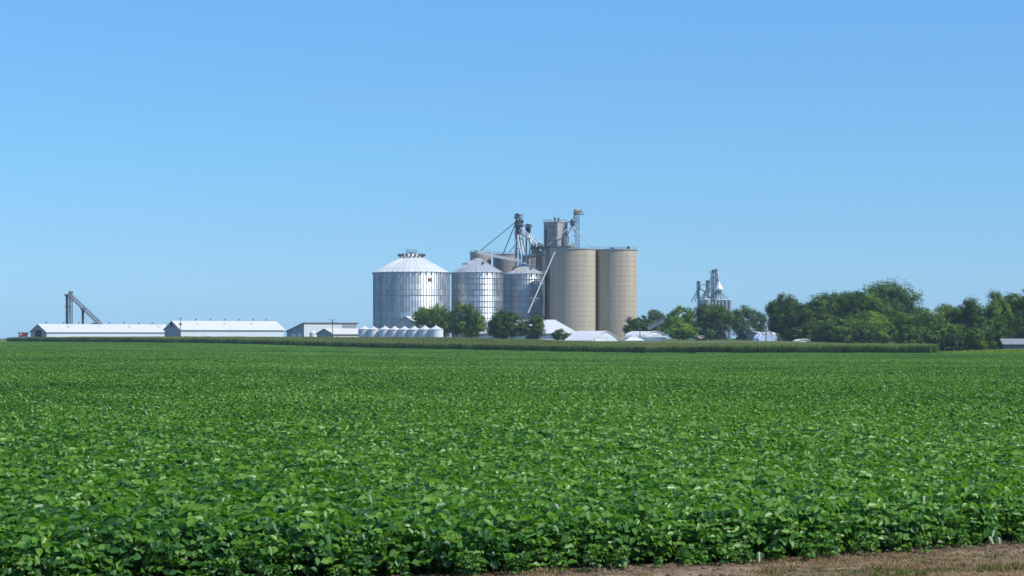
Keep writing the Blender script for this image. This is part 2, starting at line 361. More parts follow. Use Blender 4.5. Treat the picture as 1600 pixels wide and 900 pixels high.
def bean_plant(seed, mat_, h=.92):
    rng = np.random.default_rng(seed); V, Fc, T = [], [], []
    n = 18; cen = []; nr = []; sz = []; ti = []
    stems = []
    for i in range(n):
        f = (i + .5) / n; z = h * (.22 + .78 * f ** .7); ang = i * 2.4 + rng.uniform(-.4, .4)
        reach = rng.uniform(.10, .30) * (1.15 - .5 * f)
        c = np.array([reach * math.cos(ang), reach * math.sin(ang), z + rng.uniform(-.03, .06)])
        stems.append((np.array([0, 0, z - .12]), c))
        out = np.array([math.cos(ang), math.sin(ang), 0])
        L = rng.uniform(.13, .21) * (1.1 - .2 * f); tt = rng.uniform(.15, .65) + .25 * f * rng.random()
        tilt = rng.uniform(.3, 1.1)
        for j in range(3):
            a2 = ang + (j - 1) * 1.5; o2 = np.array([math.cos(a2), math.sin(a2), 0])
            cen.append(c + o2 * L * .55); nn = out * tilt * .7 + o2 * .35 + np.array([0, 0, 1.0]) + rng.normal(size=3) * .3
            nr.append(nn); sz.append(L * rng.uniform(.85, 1.1)); ti.append(min(1, max(0, tt + rng.uniform(-.22, .22))))
    leaflets(rng, np.array(cen), np.array(nr), np.array(sz), V, Fc, T, np.array(ti))
    q = sum(len(x) for x in V)
    sv_ = []; sf = []
    for a, b_ in stems + [(np.zeros(3), np.array([0, 0, h * .9]))]:
        s_ = np.array([.005, .002, 0]); sv_ += [a - s_, a + s_, b_ + s_, b_ - s_]; sf.append([q, q + 1, q + 2, q + 3]); q += 4
    V.append(np.array(sv_)); Fc.append(np.array(sf)); T.append(np.full(len(sf), .7))
    return facemesh('soybean_plant', np.concatenate(V), np.concatenate(Fc), np.concatenate(T), mat_)
def bean_tile(seed, size, dens, L, depth=.30, h=.88):
    """a patch of closed canopy: leaflets on a lumpy surface and below it"""
    rng = np.random.default_rng(seed); n = int(size * size * dens); V, Fc, T = [], [], []
    x = rng.uniform(-size / 2, size / 2, n); y = rng.uniform(-size / 2, size / 2, n)
    ph = rng.uniform(0, 6, 6)
    hb = .07 * np.sin(x * 7 + ph[0]) * np.sin(y * 6 + ph[1]) + .06 * np.sin(x * 3.1 + y * 2 + ph[2]) + .05 * np.sin(y * 11 + ph[3] + x * 3)
    z = h + hb - np.abs(rng.normal(size=n)) * depth * .38
    nr = np.stack([rng.normal(size=n) * .55, rng.normal(size=n) * .55 - .1, np.ones(n)], 1)
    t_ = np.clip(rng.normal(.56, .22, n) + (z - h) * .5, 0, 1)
    leaflets(rng, np.stack([x, y, z], 1), nr, rng.uniform(.8, 1.2, n) * L, V, Fc, T, t_)
    return facemesh('soybean_canopy', np.concatenate(V), np.concatenate(Fc), np.concatenate(T), M['bean'])
rnd = random.Random(5)
pts = []
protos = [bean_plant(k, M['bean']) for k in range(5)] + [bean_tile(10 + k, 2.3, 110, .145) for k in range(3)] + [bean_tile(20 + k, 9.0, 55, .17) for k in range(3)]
Y = 27.0
while Y < 72:
    hw = .27 * Y + 3; x = -hw
    while x < hw:
        px = x + rnd.uniform(-.1, .1); py = Y + rnd.uniform(-.1, .1)
        if py > YE(px):
            e = py - YE(px); pts.append((px, py, G(px, py) - .02, rnd.uniform(0, 6.28), rnd.uniform(.82, 1.16) * (.80 + .20 * min(1, e / .8)), rnd.randrange(5)))
        x += .27
    Y += .30
for (y0, y1, st, v0, nv) in ((72, 205, 2.1, 5, 3), (205, 960, 8.2, 8, 3)):
    Y = y0 + st / 2
    while Y < y1:
        hw = .272 * Y + 8; x = -hw
        while x < hw:
            u = 800 + F * x / Y
            if Y < YF(min(1800, max(-400, u))) - st * .2: pts.append((x, Y, G(x, Y), (rnd.randrange(4)) * math.pi / 2, rnd.uniform(.97, 1.06), v0 + rnd.randrange(nv)))
            x += st
        Y += st
for _ in range(70):                                      # stragglers at the ragged edge
    px = rnd.uniform(-7, 11); py = YE(px) - rnd.uniform(.05, .55); pts.append((px, py, G(px, py), rnd.uniform(0, 6.28), rnd.uniform(.25, .55), rnd.randrange(5)))
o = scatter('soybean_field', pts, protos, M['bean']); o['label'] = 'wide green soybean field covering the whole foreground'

# ------------------------------------------------------------------ verge of dry grass, weeds
M['dry'] = leafmat('dry_grass', [(.08, .13, .02), (.24, .17, .09), (.40, .30, .18), (.30, .20, .13)], .8, .2, .3, .9)
def tuft(seed, n, h, spread, m, w_=.006, t0=0, t1=1, lay=.8):
    rng = np.random.default_rng(seed); V = []; Fc = []; T = []
    for i in range(n):
        a = rng.uniform(0, 6.28); r = rng.uniform(0, spread); b0 = np.array([r * math.cos(a), r * math.sin(a), 0])
        d = np.array([math.cos(a) * lay * rng.random(), math.sin(a) * lay * rng.random(), rng.uniform(.3, 1)]); L = h * rng.uniform(.5, 1.1)
        p = np.array([-math.sin(a), math.cos(a), 0]) * w_; m1 = b0 + d * L * .55; m2 = b0 + d * L + np.array([d[0], d[1], -.5]) * L * .25
        k = len(V); V += [b0 - p, b0 + p, m1 + p * .8, m1 - p * .8, m2 + p * .1, m2 - p * .1]
        Fc += [[k, k + 1, k + 2, k + 3], [k + 3, k + 2, k + 4, k + 5]]; tt = rng.uniform(t0, t1); T += [tt, tt]
    return facemesh('tuft', V, Fc, T, m)
gp = [tuft(1, 26, .10, .14, M['dry'], .004, .35, 1, 1.4), tuft(2, 22, .07, .16, M['dry'], .005, .3, .9, 1.8), tuft(3, 20, .13, .10, M['dry'], .005, 0, .35, .8)]
pts = []
for _ in range(24000):
    x = rnd.uniform(-9, 17); y = rnd.uniform(29, 45)
    if y < YE(x) + .2:
        g = noise.noise(Vector((x * .45, y * .9, 2)))
        v = 2 if (g > -.02 and rnd.random() < .7 and y < YE(x) - 1.5) else rnd.randrange(2)
        pts.append((x, y, G(x, y) + .05, rnd.uniform(0, 6.28), rnd.uniform(.6, 1.25) * (1.35 if noise.noise(Vector((x * .9, y * 1.1, 7))) > .12 else 1), v))
o = scatter('dry_grass_verge', pts, gp, M['dry']); o['label'] = 'dry trampled grass along the field edge at the lower right'
M['clod'] = mat('soil_clod', (.17, .12, .085), .95, 0, .3, 6)
def clod(seed):
    r_ = random.Random(seed); b = MB(); ring_ = lambda rr, z: [(rr * math.cos(a_) * r_.uniform(.7, 1.2), rr * math.sin(a_) * r_.uniform(.7, 1.2), z) for a_ in [k * 1.047 for k in range(6)]]
    A, B, D = ring_(.05, -.02), ring_(.055, .02), ring_(.025, .045); b.prism(A, B); b.prism(B, D); return b.mesh('clod', M['clod'])
pts = []
for _ in range(2600):
    x = rnd.uniform(-9, 17); y = YE(x) - abs(rnd.gauss(0, 1.6)) + .3
    if y > 29: pts.append((x, y, G(x, y) + .05 + .10 * noise.noise(Vector((x * .5, y * .6, 0))), rnd.uniform(0, 6.28), rnd.uniform(.25, 1.0) ** 1.5 * 1.1, rnd.randrange(3)))
o = scatter('soil_clods', pts, [clod(k) for k in range(3)], M['clod']); o['label'] = 'brown soil clods scattered along the field edge'
# weed strip beyond the beans at the right
M['weed'] = leafmat('yellow_green_weed', [(.10, .20, .02), (.19, .31, .03), (.31, .42, .05)], .6, .3, .3, .1)
def clump(seed, size, dens, L, h, m, tilt=.6):
    rng = np.random.default_rng(seed); n = int(size * size * dens); V, Fc, T = [], [], []
    x = rng.uniform(-size / 2, size / 2, n); y = rng.uniform(-size / 2, size / 2, n); z = h * rng.uniform(.1, 1, n) * (.7 + .3 * np.sin(x * 3 + seed) * np.sin(y * 4))
    leaflets(rng, np.stack([x, y, z], 1), np.stack([rng.normal(size=n) * tilt, rng.normal(size=n) * tilt, np.ones(n)], 1), rng.uniform(.7, 1.3, n) * L, V, Fc, T, np.clip(rng.normal(.5, .22, n), 0, 1))
    return facemesh('clump', np.concatenate(V), np.concatenate(Fc), np.concatenate(T), m)
pts = []
for i in range(1500):
    Y = rnd.uniform(462, 575); u = rnd.uniform(1458, 1760); x = xof(u, Y)
    if Y > YF(u): pts.append((x, Y, G(x, Y), rnd.uniform(0, 6.28), rnd.uniform(.6, 1.25), rnd.randrange(3)))
o = scatter('weed_strip', pts, [clump(k, 3.4, 22, .28, .9, M['weed']) for k in range(3)], M['weed']); o['label'] = 'yellow green weeds between the corn end and the right hand trees'

# ------------------------------------------------------------------ corn
M['corn'] = leafmat('corn_leaf', [(.020, .062, .013), (.060, .150, .026), (.13, .27, .05), (.34, .50, .19)], .34, .40, .15, .15, .2)
M['tassel'] = leafmat('corn_tassel', [(.20, .22, .06), (.32, .29, .10), (.46, .37, .15)], .8, .3, .2, .02)
def corn_tile(seed, size=3.0, dens=5.2, H=3.0):
    rng = np.random.default_rng(seed); V = []; Fc = []; T = []; mi = []
    def quad(a, b_, c, d, tt, m): k = len(V); V.extend([a, b_, c, d]); Fc.append([k, k + 1, k + 2, k + 3]); T.append(tt); mi.append(m)
    rows = int(size / .76); per = int(size * size * dens / rows)
    for r in range(rows):
        for k in range(per):
            x = -size / 2 + (k + rng.random()) * size / per; y = -size / 2 + (r + .5) * size / rows + rng.normal() * .04
            h = H * rng.uniform(.84, 1.03); base = np.array([x, y, 0]); s_ = np.array([.014, .006, 0]); tp = np.array([x + rng.normal() * .05, y, h * .9])
            quad(base - s_, base + s_, tp + s_ * .6, tp - s_ * .6, .75, 0)
            a0 = rng.uniform(0, 3.14); pt_ = rng.uniform(.0, .55) + .45 * (rng.random() < .22)
            for l in range(9):
                f = (l + 1) / 9; z0 = h * (.15 + .72 * f); a = a0 + (l % 2) * math.pi + rng.normal() * .45; L = rng.uniform(.65, .95) * (1.1 - .35 * f)
                d = np.array([math.cos(a), math.sin(a), 0]); p = np.array([-math.sin(a), math.cos(a), 0]) * .085; p0 = np.array([x, y, z0])
                p1 = p0 + d * L * .4 + np.array([0, 0, L * .42]); p2 = p0 + d * L * .85 + np.array([0, 0, L * rng.uniform(.0, .3)]); tt = min(1, max(0, rng.normal(pt_, .14)))
                quad(p0 - p * .5, p0 + p * .5, p1 + p, p1 - p, tt, 0); quad(p1 - p, p1 + p, p2 + p * .25, p2 - p * .25, tt, 0)
            for l in range(4):
                a = rng.uniform(0, 6.28); d = np.array([math.cos(a) * .20, math.sin(a) * .20, .24]); p = np.array([-math.sin(a), math.cos(a), 0]) * .022
                quad(tp - p, tp + p, tp + d + p * .4, tp + d - p * .4, rng.random(), 1)
    me = facemesh('corn_patch', V, Fc, T, M['corn']); me.materials.append(M['tassel']); me.polygons.foreach_set('material_index', np.array(mi, dtype=np.int32)); me.update(); return me
pts = []; st = 3.0
dv = Vector((-.79, 1.0, 0)).normalized(); nv = Vector((1 * dv.y, -dv.x * 1, 0))   # along the front edge; into the field
p0 = Vector((102.3, 500, 0)); rotz = math.atan2(dv.y, dv.x)
L_ = (Vector((xof(8, YF(8)), YF(8), 0)) - p0).length
for i in range(int(L_ / st)):
    for j in range(80):
        p = p0 + dv * (i + .5) * st + nv * (j + .5) * st
        u = 800 + F * p.x / p.y; yb = ip(u, YB)
        if p.y > yb or u < 6 + j * .6 or u > 1456: continue
        far = j > 6
        pts.append((p.x, p.y, G(p.x, p.y), rotz, rnd.uniform(.94, 1.04), rnd.randrange(6)))
o = scatter('corn_field', pts, [corn_tile(k) for k in range(6)], M['corn']); o['label'] = 'strip of tall green corn with tan tassels behind the soybeans'

# ------------------------------------------------------------------ trees
TM = {
 'dark': leafmat('dark_tree_leaf', [(.014, .038, .005), (.050, .110, .012), (.125, .215, .02), (.24, .35, .04)], .55, .18, .12, .12),
 'mid': leafmat('mid_tree_leaf', [(.022, .065, .006), (.088, .175, .013), (.185, .30, .022), (.31, .42, .035)], .55, .22, .15, .12),
 'lime': leafmat('lime_tree_leaf', [(.03, .09, .006), (.12, .22, .012), (.24, .37, .02), (.40, .50, .03)], .55, .25, .15, .12),
 'grey': leafmat('grey_green_leaf', [(.045, .095, .030), (.08, .145, .042), (.12, .19, .055), (.17, .25, .07)], .55, .22, .12, .12),
 'spruce': leafmat('spruce_needles', [(.016, .045, .026), (.028, .068, .036), (.045, .095, .05)], .6, .05, .1, .2)}
def tree(label, u0, u1, vt, Y, kind='mid', seed=0, low=.12, lobes=16, leaf=.55, dens=1.0, cat='tree', name='tree', group=None, shape=1.0):
    rng = np.random.default_rng(seed * 7 + 3); Y = float(Y); uc = (u0 + u1) / 2; X = xof(uc, Y); g = G(X, Y)
    rx = (u1 - u0) / 2 / F * Y * (1.2 if group and 'grove' in group or group == TR else 1.2); top = zof(vt, Y); H = top - g
    zc0 = g + H * low; rz = (top - zc0) / 2; zc = zc0 + rz; ry = rx * .85
    root = thing(name, label, cat, (X, Y, g), group)
    tb = MB(); rt = max(.12, H * .022)
    p = Vector((X, Y, g - .3)); mid = Vector((X + rng.normal() * rx * .05, Y, g + H * .35)); tb.tube(p, mid, rt, 7, rt * .7)
    cs = []; rad = []
    for k in range(lobes):
        while True:
            d = rng.normal(size=3); d /= np.linalg.norm(d)
            if d[2] > -.95: break
        q = rng.uniform(.50, .76); rr = rng.uniform(.27, .44)
        wz = 1 - shape * .10 * max(0, d[2])
        if d[2] < 0: hn = math.hypot(d[0], d[1]) + 1e-6; fl = min(2.2, max(1, .8 / hn)); d[0] *= fl; d[1] *= fl
        cs.append([X + d[0] * rx * q * wz, Y + d[1] * ry * q, zc + d[2] * rz * q]); rad.append([rx * rr, ry * rr, rz * rr])
    cs.append([X, Y, zc]); rad.append([rx * .72, ry * .72, rz * .75]); cs.append([X, Y, zc - rz * .50]); rad.append([rx * .82, ry * .8, rz * .5])
    cs = np.array(cs); rad = np.array(rad)
    for k in range(min(9, lobes)):
        e = Vector(cs[k]); tb.tube(mid, mid.lerp(e, .6) + Vector((0, 0, H * .02)), rt * .5, 5, rt * .25); tb.tube(mid.lerp(e, .6) + Vector((0, 0, H * .02)), e, rt * .25, 4, rt * .08)
    tb.sm = True
    tb.build('trunk', M['bark'], root)
    area = sum(4 * math.pi * ((r[0] * r[1] * r[2]) ** (2 / 3)) for r in rad); N = int(min(26000, dens * 3.0 * area / (leaf * leaf)))
    wts = np.array([(r[0] * r[1] * r[2]) ** (2 / 3) for r in rad]); wts /= wts.sum()
    li = rng.choice(len(cs), N, p=wts); d = rng.normal(size=(N, 3)); d /= np.linalg.norm(d, axis=1)[:, None]
    # sub-clumps: pull directions towards random clump centres so the surface breaks into light and dark tufts
    cl = rng.normal(size=(len(cs), 26, 3)); cl /= np.linalg.norm(cl, axis=2)[:, :, None]
    ci = rng.integers(0, 26, N); d = d * .27 + cl[li, ci]; d /= np.linalg.norm(d, axis=1)[:, None]
    rr = 1 + np.abs(rng.normal(size=N)) * .05 - rng.random(N) ** 1.3 * .62
    rr *= (.82 + .30 * ((ci * 37 % 11) / 11))
    pos = cs[li] + d * rad[li] * rr[:, None]
    nr = d * 1.2 + rng.normal(size=(N, 3)) * .34 + np.array([0, 0, .30]); nr /= np.linalg.norm(nr, axis=1)[:, None]
    keep = pos[:, 2] > g + .15; pos = pos[keep]; nr = nr[keep]; n = len(pos); ci = ci[keep]; li = li[keep]
    a, b_ = frames(nr, rng); s = (leaf * rng.uniform(.55, 1.15, n))[:, None] * .5
    V = np.stack([pos - a * s, pos + b_ * s * .75, pos + a * s + nr * s * .15, pos - b_ * s * .75], 1).reshape(-1, 3) - np.array([X, Y, g])
    Fc = np.arange(n * 4).reshape(-1, 4)
    tint = np.clip(rng.normal(.42, .13, n) + ((ci * 53 + li * 17) % 13 / 13 - .5) * .5, 0, 1)
    m = facemesh('crown', V, Fc, tint, TM[kind]); o = bpy.data.objects.new('crown', m); C.objects.link(o); o.parent = root
    return root
def spruce(label, u, hw, vt, Y, seed):
    rng = np.random.default_rng(seed); X = xof(u, Y); g = G(X, Y); H = zof(vt, Y) - g; W = hw / F * Y
    root = thing('spruce_tree', label, 'spruce', (X, Y, g), 'small spruces at the yard edge')
    MB().tube((X, Y, g - .2), (X, Y, g + H * .95), .14, 6, .03).build('trunk', M['bark'], root)
    n = 4200; f = rng.random(n) ** .75; z = H * (.03 + .97 * f); r = W * (1 - f) ** .8 * (1.0 + .16 * np.sin(z * 6.5)) * rng.uniform(.55, 1.08, n); a = rng.uniform(0, 6.28, n)
    r *= 1 + .12 * np.sin(a * 5 + z * 2)
    pos = np.stack([r * np.cos(a), r * np.sin(a), z], 1); d = np.stack([np.cos(a), np.sin(a), np.full(n, -.25)], 1)
    s = rng.uniform(.15, .33, n)[:, None]; p = np.stack([-np.sin(a), np.cos(a), rng.normal(size=n) * .5], 1)
    V = np.stack([pos - d * s, pos + p * s * .4, pos + d * s, pos - p * s * .4], 1).reshape(-1, 3)
    m = facemesh('crown', V, np.arange(n * 4).reshape(-1, 4), np.clip(rng.normal(.45, .25, n), 0, 1), TM['spruce']); o = bpy.data.objects.new('crown', m); C.objects.link(o); o.parent = root
TR = 'trees behind the white fabric buildings'
tree('bright green broad tree behind the row of small white bins', 648, 712, 471, 803, 'mid', 1, .08, 18, .5)
tree('loose light green tree in front of the gap between the two largest steel bins', 700, 762, 466, 803, 'mid', 2, .05, 18, .5, .9)
tree('dark round tree in front of the middle steel bin', 762, 817, 480, 796, 'dark', 3, .04, 18, .5)
tree('lower dark green tree under the long silver spout', 805, 852, 488, 796, 'dark', 4, .04, 14, .5)
tree('small dark bush in front of the white hip roof building', 861, 889, 513, 795, 'dark', 5, .02, 9, .4, 1.1, 'bush', 'bush')
TR = 'trees behind the white fabric buildings'
tree('dense dark dome shaped tree beside the base of the tan silo', 974, 1020, 492, 800, 'dark', 6, .03, 16, .5, 1.2, group=TR)
tree('pale green tree behind the dense dark tree, right of the tan silo', 1002, 1048, 482, 850, 'grey', 7, .1, 14, .6, group=TR)
tree('yellow green tree with bright top left of the distant elevator', 1038, 1084, 475, 830, 'lime', 8, .08, 16, .5, group=TR)
tree('low yellow green rounded tree right of the barrel roofed tent', 1041, 1092, 503, 790, 'lime', 9, .02, 14, .45, group=TR)
tree('wide dark tree hiding the foot of the distant elevator', 1076, 1142, 472, 835, 'dark', 10, .10, 22, .55, group=TR)
tree('hazy grey green tree just right of the distant elevator', 1139, 1184, 474, 900, 'grey', 11, .05, 14, .6, .85, group=TR)
tree('thin hazy tree in the dip of the treeline', 1174, 1200, 486, 930, 'grey', 12, .05, 10, .6, .8, group=TR)
tree('small shrub at the foot of the wide dark tree', 1100, 1120, 512, 800, 'mid', 13, .02, 8, .4, group=TR)
spruce('larger small spruce on the lawn left of the blue tarped shed', 1125, 13, 514, 765, 1)
spruce('smaller spruce on the lawn next to the grey roofed house', 1159, 10.5, 518, 765, 2)
TQ = 'trees of the right hand grove'
tree('dark tree at the left end of the right hand grove', 1199, 1256, 457, 735, 'dark', 21, .02, 20, .55, group=TQ)
tree('leaning dark green tree above the small white hoop shed', 1228, 1306, 468, 720, 'dark', 22, .02, 22, .55, group=TQ)
tree('dark tree forming the left shoulder of the tallest clump', 1266, 1356, 444, 740, 'dark', 23, .05, 22, .6, group=TQ)
tree('tallest dark domed tree of the right hand grove', 1322, 1432, 431, 735, 'dark', 24, .05, 34, .6, 1.2, group=TQ)
tree('paler green tree in front of the tallest domed tree', 1330, 1388, 452, 705, 'mid', 25, .05, 18, .5, group=TQ)
tree('bright vine covered low tree at the middle of the grove', 1318, 1402, 484, 690, 'lime', 26, .02, 20, .45, .85, group=TQ)
tree('low mixed green tree right below the tallest dome', 1376, 1450, 483, 670, 'mid', 27, .02, 20, .45, group=TQ)
tree('shrubby dark tree beside the white hoop shed', 1268, 1336, 496, 680, 'dark', 28, .01, 16, .45, group=TQ)
tree('rounded mid green tree above the right end of the corn', 1432, 1504, 471, 655, 'mid', 29, .02, 20, .45, group=TQ)
tree('darker tree second from the notch in the grove skyline', 1488, 1546, 464, 650, 'dark', 30, .02, 18, .45, group=TQ)
tree('tall narrow green tree left of the grey shed', 1530, 1582, 455, 648, 'mid', 31, .02, 18, .45, group=TQ)
tree('tree with ragged top at the right edge of the photo', 1564, 1622, 446, 652, 'mid', 32, .16, 18, .45, .9, group=TQ)
tree('dark low tree filling the base of the grove above the weeds', 1452, 1520, 500, 612, 'dark', 33, .0, 14, .45, group=TQ)
tree('dark low tree just left of the grey shed', 1508, 1566, 494, 612, 'dark', 34, .0, 14, .45, group=TQ)
tree('dark low tree behind the right end of the corn', 1396, 1462, 503, 640, 'dark', 35, .0, 14, .45, group=TQ)

for k, (u0, u1, vt, Y, kd, lab) in enumerate((
    (1216, 1242, 511, 735, 'dark', 'dark bush at the left foot of the grove, right of the blue tarp'), (1226, 1252, 508, 722, 'mid', 'bush behind the tiny white hoop shed, to its left'),
    (1232, 1276, 506, 712, 'dark', 'dark bush right behind the tiny white hoop shed'), (1266, 1304, 509, 694, 'dark', 'dark bush just right of the tiny white hoop shed'),
    (1296, 1338, 506, 676, 'mid', 'mid green bush under the left shoulder of the tall dome'), (1332, 1372, 508, 668, 'dark', 'dark bush under the vine covered tree'),
    (1366, 1404, 506, 655, 'mid', 'mid green bush below the tall dome, above the corn'), (1400, 1440, 511, 628, 'dark', 'dark bush above the corn near its right end'),
    (1438, 1478, 513, 606, 'dark', 'dark bush at the end of the corn strip'), (1472, 1512, 511, 603, 'dark', 'dark bush where the weeds begin'),
    (1506, 1544, 509, 603, 'mid', 'mid green bush in the middle above the weeds'), (1538, 1568, 512, 603, 'dark', 'dark bush touching the left wall of the grey shed'), (1588, 1622, 506, 625, 'dark', 'dark bush behind the grey shed at the photo edge'))):
    tree(lab, u0, u1, vt, Y, kd, 50 + k, -.08, 12, .42, 1.1, 'bush', 'bush', 'undergrowth along the foot of the right hand grove')
for k, (u0, u1, vt, lab) in enumerate(((1225, 1290, 470, 'dark tree filling the notch behind the leaning tree'), (1296, 1362, 452, 'dark tree behind the shoulder of the tall dome'), (1400, 1462, 478, 'dark tree behind the right slope of the tall dome'), (1462, 1530, 474, 'dark tree behind the middle of the low skyline'), (1540, 1612, 466, 'dark tree behind the ragged tree at the right edge'))):
    tree(lab, u0, u1, vt, 770, 'dark', 80 + k, .0, 20, .6, 1.2, group=TQ)
# ------------------------------------------------------------------ steel grain bins
GB_ = 'corrugated steel grain bins of the main elevator'
def grain_bin(label, u, Y, rpx, ve, va, nring, nst, npan, cap_v, cap_rpx, kind, seed, vents, eave_tick=True, wring=1):
    X = xof(u, Y); g = G(X, Y) - .2; Rr = rpx / F * Y; ze = zof(ve, Y); za = zof(va, Y)
    root = thing('grain_bin', label, 'grain bin', (X, Y, g), GB_)
    rng = random.Random(seed); ribm = 'rib2' if kind == 'galv' else 'rib'; rfm = 'roofgalv' if kind == 'galv' else 'roofgalv2'; N = nst; jit = [rng.uniform(-.022, .022) for _ in range(N)]
    H = (ze - g) / nring
    mb = MB(); mb.lathe((0, 0, 0), [(Rr, .0), (Rr, H - .05), (Rr - .05, H - .05), (Rr - .05, H)], N, jit, cap=False)
    me = mb.mesh('wall_ring', M[kind])
    for k in range(nring): inst('wall_ring', me, root, (0, 0, k * H))
    sb = MB().box((Rr + .07, 0, (ze - g) / 2), (.15, .16, ze - g - .1)).mesh('stiffener', M[ribm])
    for k in range(nst): inst('stiffener', sb, root, rz=2 * math.pi * k / nst)
    wr = MB(); wr.lathe((0, 0, 0), [(Rr, -.09), (Rr + .17, -.07), (Rr + .17, .07), (Rr, .09)], N, None, cap=False); wr = wr.mesh('wind_ring', M[ribm])
    for k in range(wring, nring, wring): inst('wind_ring', wr, root, (0, 0, k * H))
    # roof: sectors with a standing rib
    cr = cap_rpx / F * Y; zc = zof(cap_v, Y) - g; zr = ze - g; a = math.pi / npan
    r0 = Rr + .25; slope = (zc - zr) / (r0 - cr)
    pm = MB()
    lo = [(r0 * math.cos(-a), r0 * math.sin(-a), zr), (r0 * math.cos(a), r0 * math.sin(a), zr), (cr * math.cos(a), cr * math.sin(a), zc), (cr * math.cos(-a), cr * math.sin(-a), zc)]
    pm.prism(lo, [(x, y, z + .05) for x, y, z in lo])
    pm = pm.mesh('roof_panel', M[rfm])
    rm = MB().tube(((r0 + .3) * 1, 0, zr - .16), (cr, 0, zc + .12), .12, 4).mesh('roof_rib', M[rfm])
    tk = MB().box((r0 + .14, 0, zr - .12), (.4, .42, .62)).mesh('eave_bracket', M['rib'])
    for k in range(npan):
        inst('roof_panel', pm, root, rz=2 * math.pi * k / npan); inst('roof_rib', rm, root, rz=2 * math.pi * (k + .5) / npan)
        if eave_tick: inst('eave_bracket', tk, root, rz=2 * math.pi * (k + .5) / npan)
    c = (X, Y, g)
    MB().lathe(c, [(cr + .2, zc - .02), (cr + .2, zc + .12), (cr * .5, zc + .12 + cr * .5 * slope), (.5, zof(va, Y) - g), (.45, zof(va, Y) - g + .25)], 32).build('roof_cap', M[rfm], root)
    for (vu, vv, s_) in vents:
        x, z = xof(vu, Y), zof(vv, Y); rad_ = max(.2, (r0 - (z - g - zr) / slope)) - .1; dx = x - X
        yy = Y - math.sqrt(max(.01, rad_ * rad_ - dx * dx)); q = Vector((x, yy, z))
        q.x = X + dx
        o = MB(); o.tube(q + Vector((0, 0, -.3)), q + Vector((0, -.05, .5 * s_)), .42 * s_, 8); o.tube(q + Vector((.1, .1, .5 * s_)), q + Vector((.5, -.7, .75 * s_)), .46 * s_, 8, .5 * s_)
        o.build('roof_vent', M['dsteel'], root)
    return root, X, Y, g, Rr, zr, zc, cr
root, X, Yb_, g, Rr, zr, zc, cr = grain_bin('largest shiny steel grain bin, with a ring of vents on its peaked roof', 643, 855, 59.5, 426.5, 396.5, 12, 84, 42, 402, 17, 'galv', 1, [], wring=4)
for k in range(18):                                        # ring of exhaust vents round the cap
    a = 2 * math.pi * (k + .5) / 18; q = Vector((X + (cr + .3) * math.cos(a), Yb_ + (cr + .3) * math.sin(a), g + zc + .1)); d = Vector((math.cos(a), math.sin(a), .15))
    MB().tube(q, q + Vector((0, 0, .75)), .30, 8).tube(q + Vector((0, 0, .65)), q + d * .85 + Vector((0, 0, .65)), .42, 8, .50).build('roof_vent', M['dsteel'], root)
b = MB(); b.rail(ring((X, Yb_), 2.3, g + zc + 2.0, 10), 1.2, .06); b.rail(ring((X, Yb_), cr + 1.5, g + zc + .9, 20), .5, .05); b.build('roof_railing', M['steel'], root)
MB().lathe((X, Yb_, g), [(2.4, zc + 1.9), (2.4, zc + 2.05)], 16).build('roof_platform', M['steel'], root)
q = P(674, 438, 855); dx = q.x - X; q.y = Yb_ - math.sqrt(Rr ** 2 - dx ** 2) - .12
MB().box(q, (1.7, .25, 1.15), math.asin(dx / Rr)).build('inspection_hatch', M['brown'], root)
b = MB(); a = -math.pi / 2 - .9; lx, ly = X + (Rr + .35) * math.cos(a), Yb_ + (Rr + .35) * math.sin(a)
b.tube((lx - .25, ly, g), (lx - .25, ly, g + zr), .04, 4).tube((lx + .25, ly, g), (lx + .25, ly, g + zr), .04, 4)
for k in range(60): b.tube((lx - .25, ly, g + zr * k / 60), (lx + .25, ly, g + zr * k / 60), .025, 3)
b.build('ladder', M['steel'], root)
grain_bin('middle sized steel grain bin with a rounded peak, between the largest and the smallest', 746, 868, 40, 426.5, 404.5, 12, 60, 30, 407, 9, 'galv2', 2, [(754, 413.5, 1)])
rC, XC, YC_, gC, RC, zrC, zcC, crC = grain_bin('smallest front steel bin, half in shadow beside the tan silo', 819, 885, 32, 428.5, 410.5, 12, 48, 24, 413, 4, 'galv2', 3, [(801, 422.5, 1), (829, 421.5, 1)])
b = MB(); 
for k in range(3):
    a = -math.pi / 2 - .5 - k * .13; rr0, rr1 = crC + .6, crC + RC * .62
    f = lambda r, aa: (XC + r * math.cos(aa), YC_ + r * math.sin(aa), gC + zcC - (r - crC) * (zcC - zrC) / (RC + .25 - crC) + .09)
    b.poly([f(rr0, a), f(rr0, a + .11), f(rr1, a + .11), f(rr1, a)])
b.build('roof_stain', M['yellow'], rC)

# ------------------------------------------------------------------ concrete silos
def silo(label, u, Y, rpx, vt, matn='concrete', pitch=2.1, rails=True, grp='tall concrete silos'):
    X = xof(u, Y); g = G(X, Y) - .2; r = rpx / F * Y; H = zof(vt, Y) - g
    root = thing('concrete_silo', label, 'silo', (X, Y, g), grp)
    prof = [(r, 0)]; z = pitch
    while z < H - pitch: e_ = math.sin(z * 7.3) * .06; prof += [(r, z - .13 + e_), (r - .08, z - .10 + e_), (r - .08, z + e_), (r, z + .03 + e_)]; z += pitch
    prof += [(r, H)]
    m = MB(); m.lathe((X, Y, g), prof, 160)
    o = m.build('wall', M[matn], root)
    me = o.data; me.polygons.foreach_set('use_smooth', [len(p.vertices) < 5 for p in me.polygons]); me.set_sharp_from_angle(angle=R(20))
    MB().lathe((X, Y, g), [(r + .28, H), (r + .28, H + .35)], 72).build('roof_slab', M['slab'], root)
    if rails: MB().rail(ring((X, Y), r + .1, g + H + .35, 20), 1.05, .035).build('roof_railing', M['steel'], root)
    return root, X, Y, g, r, H
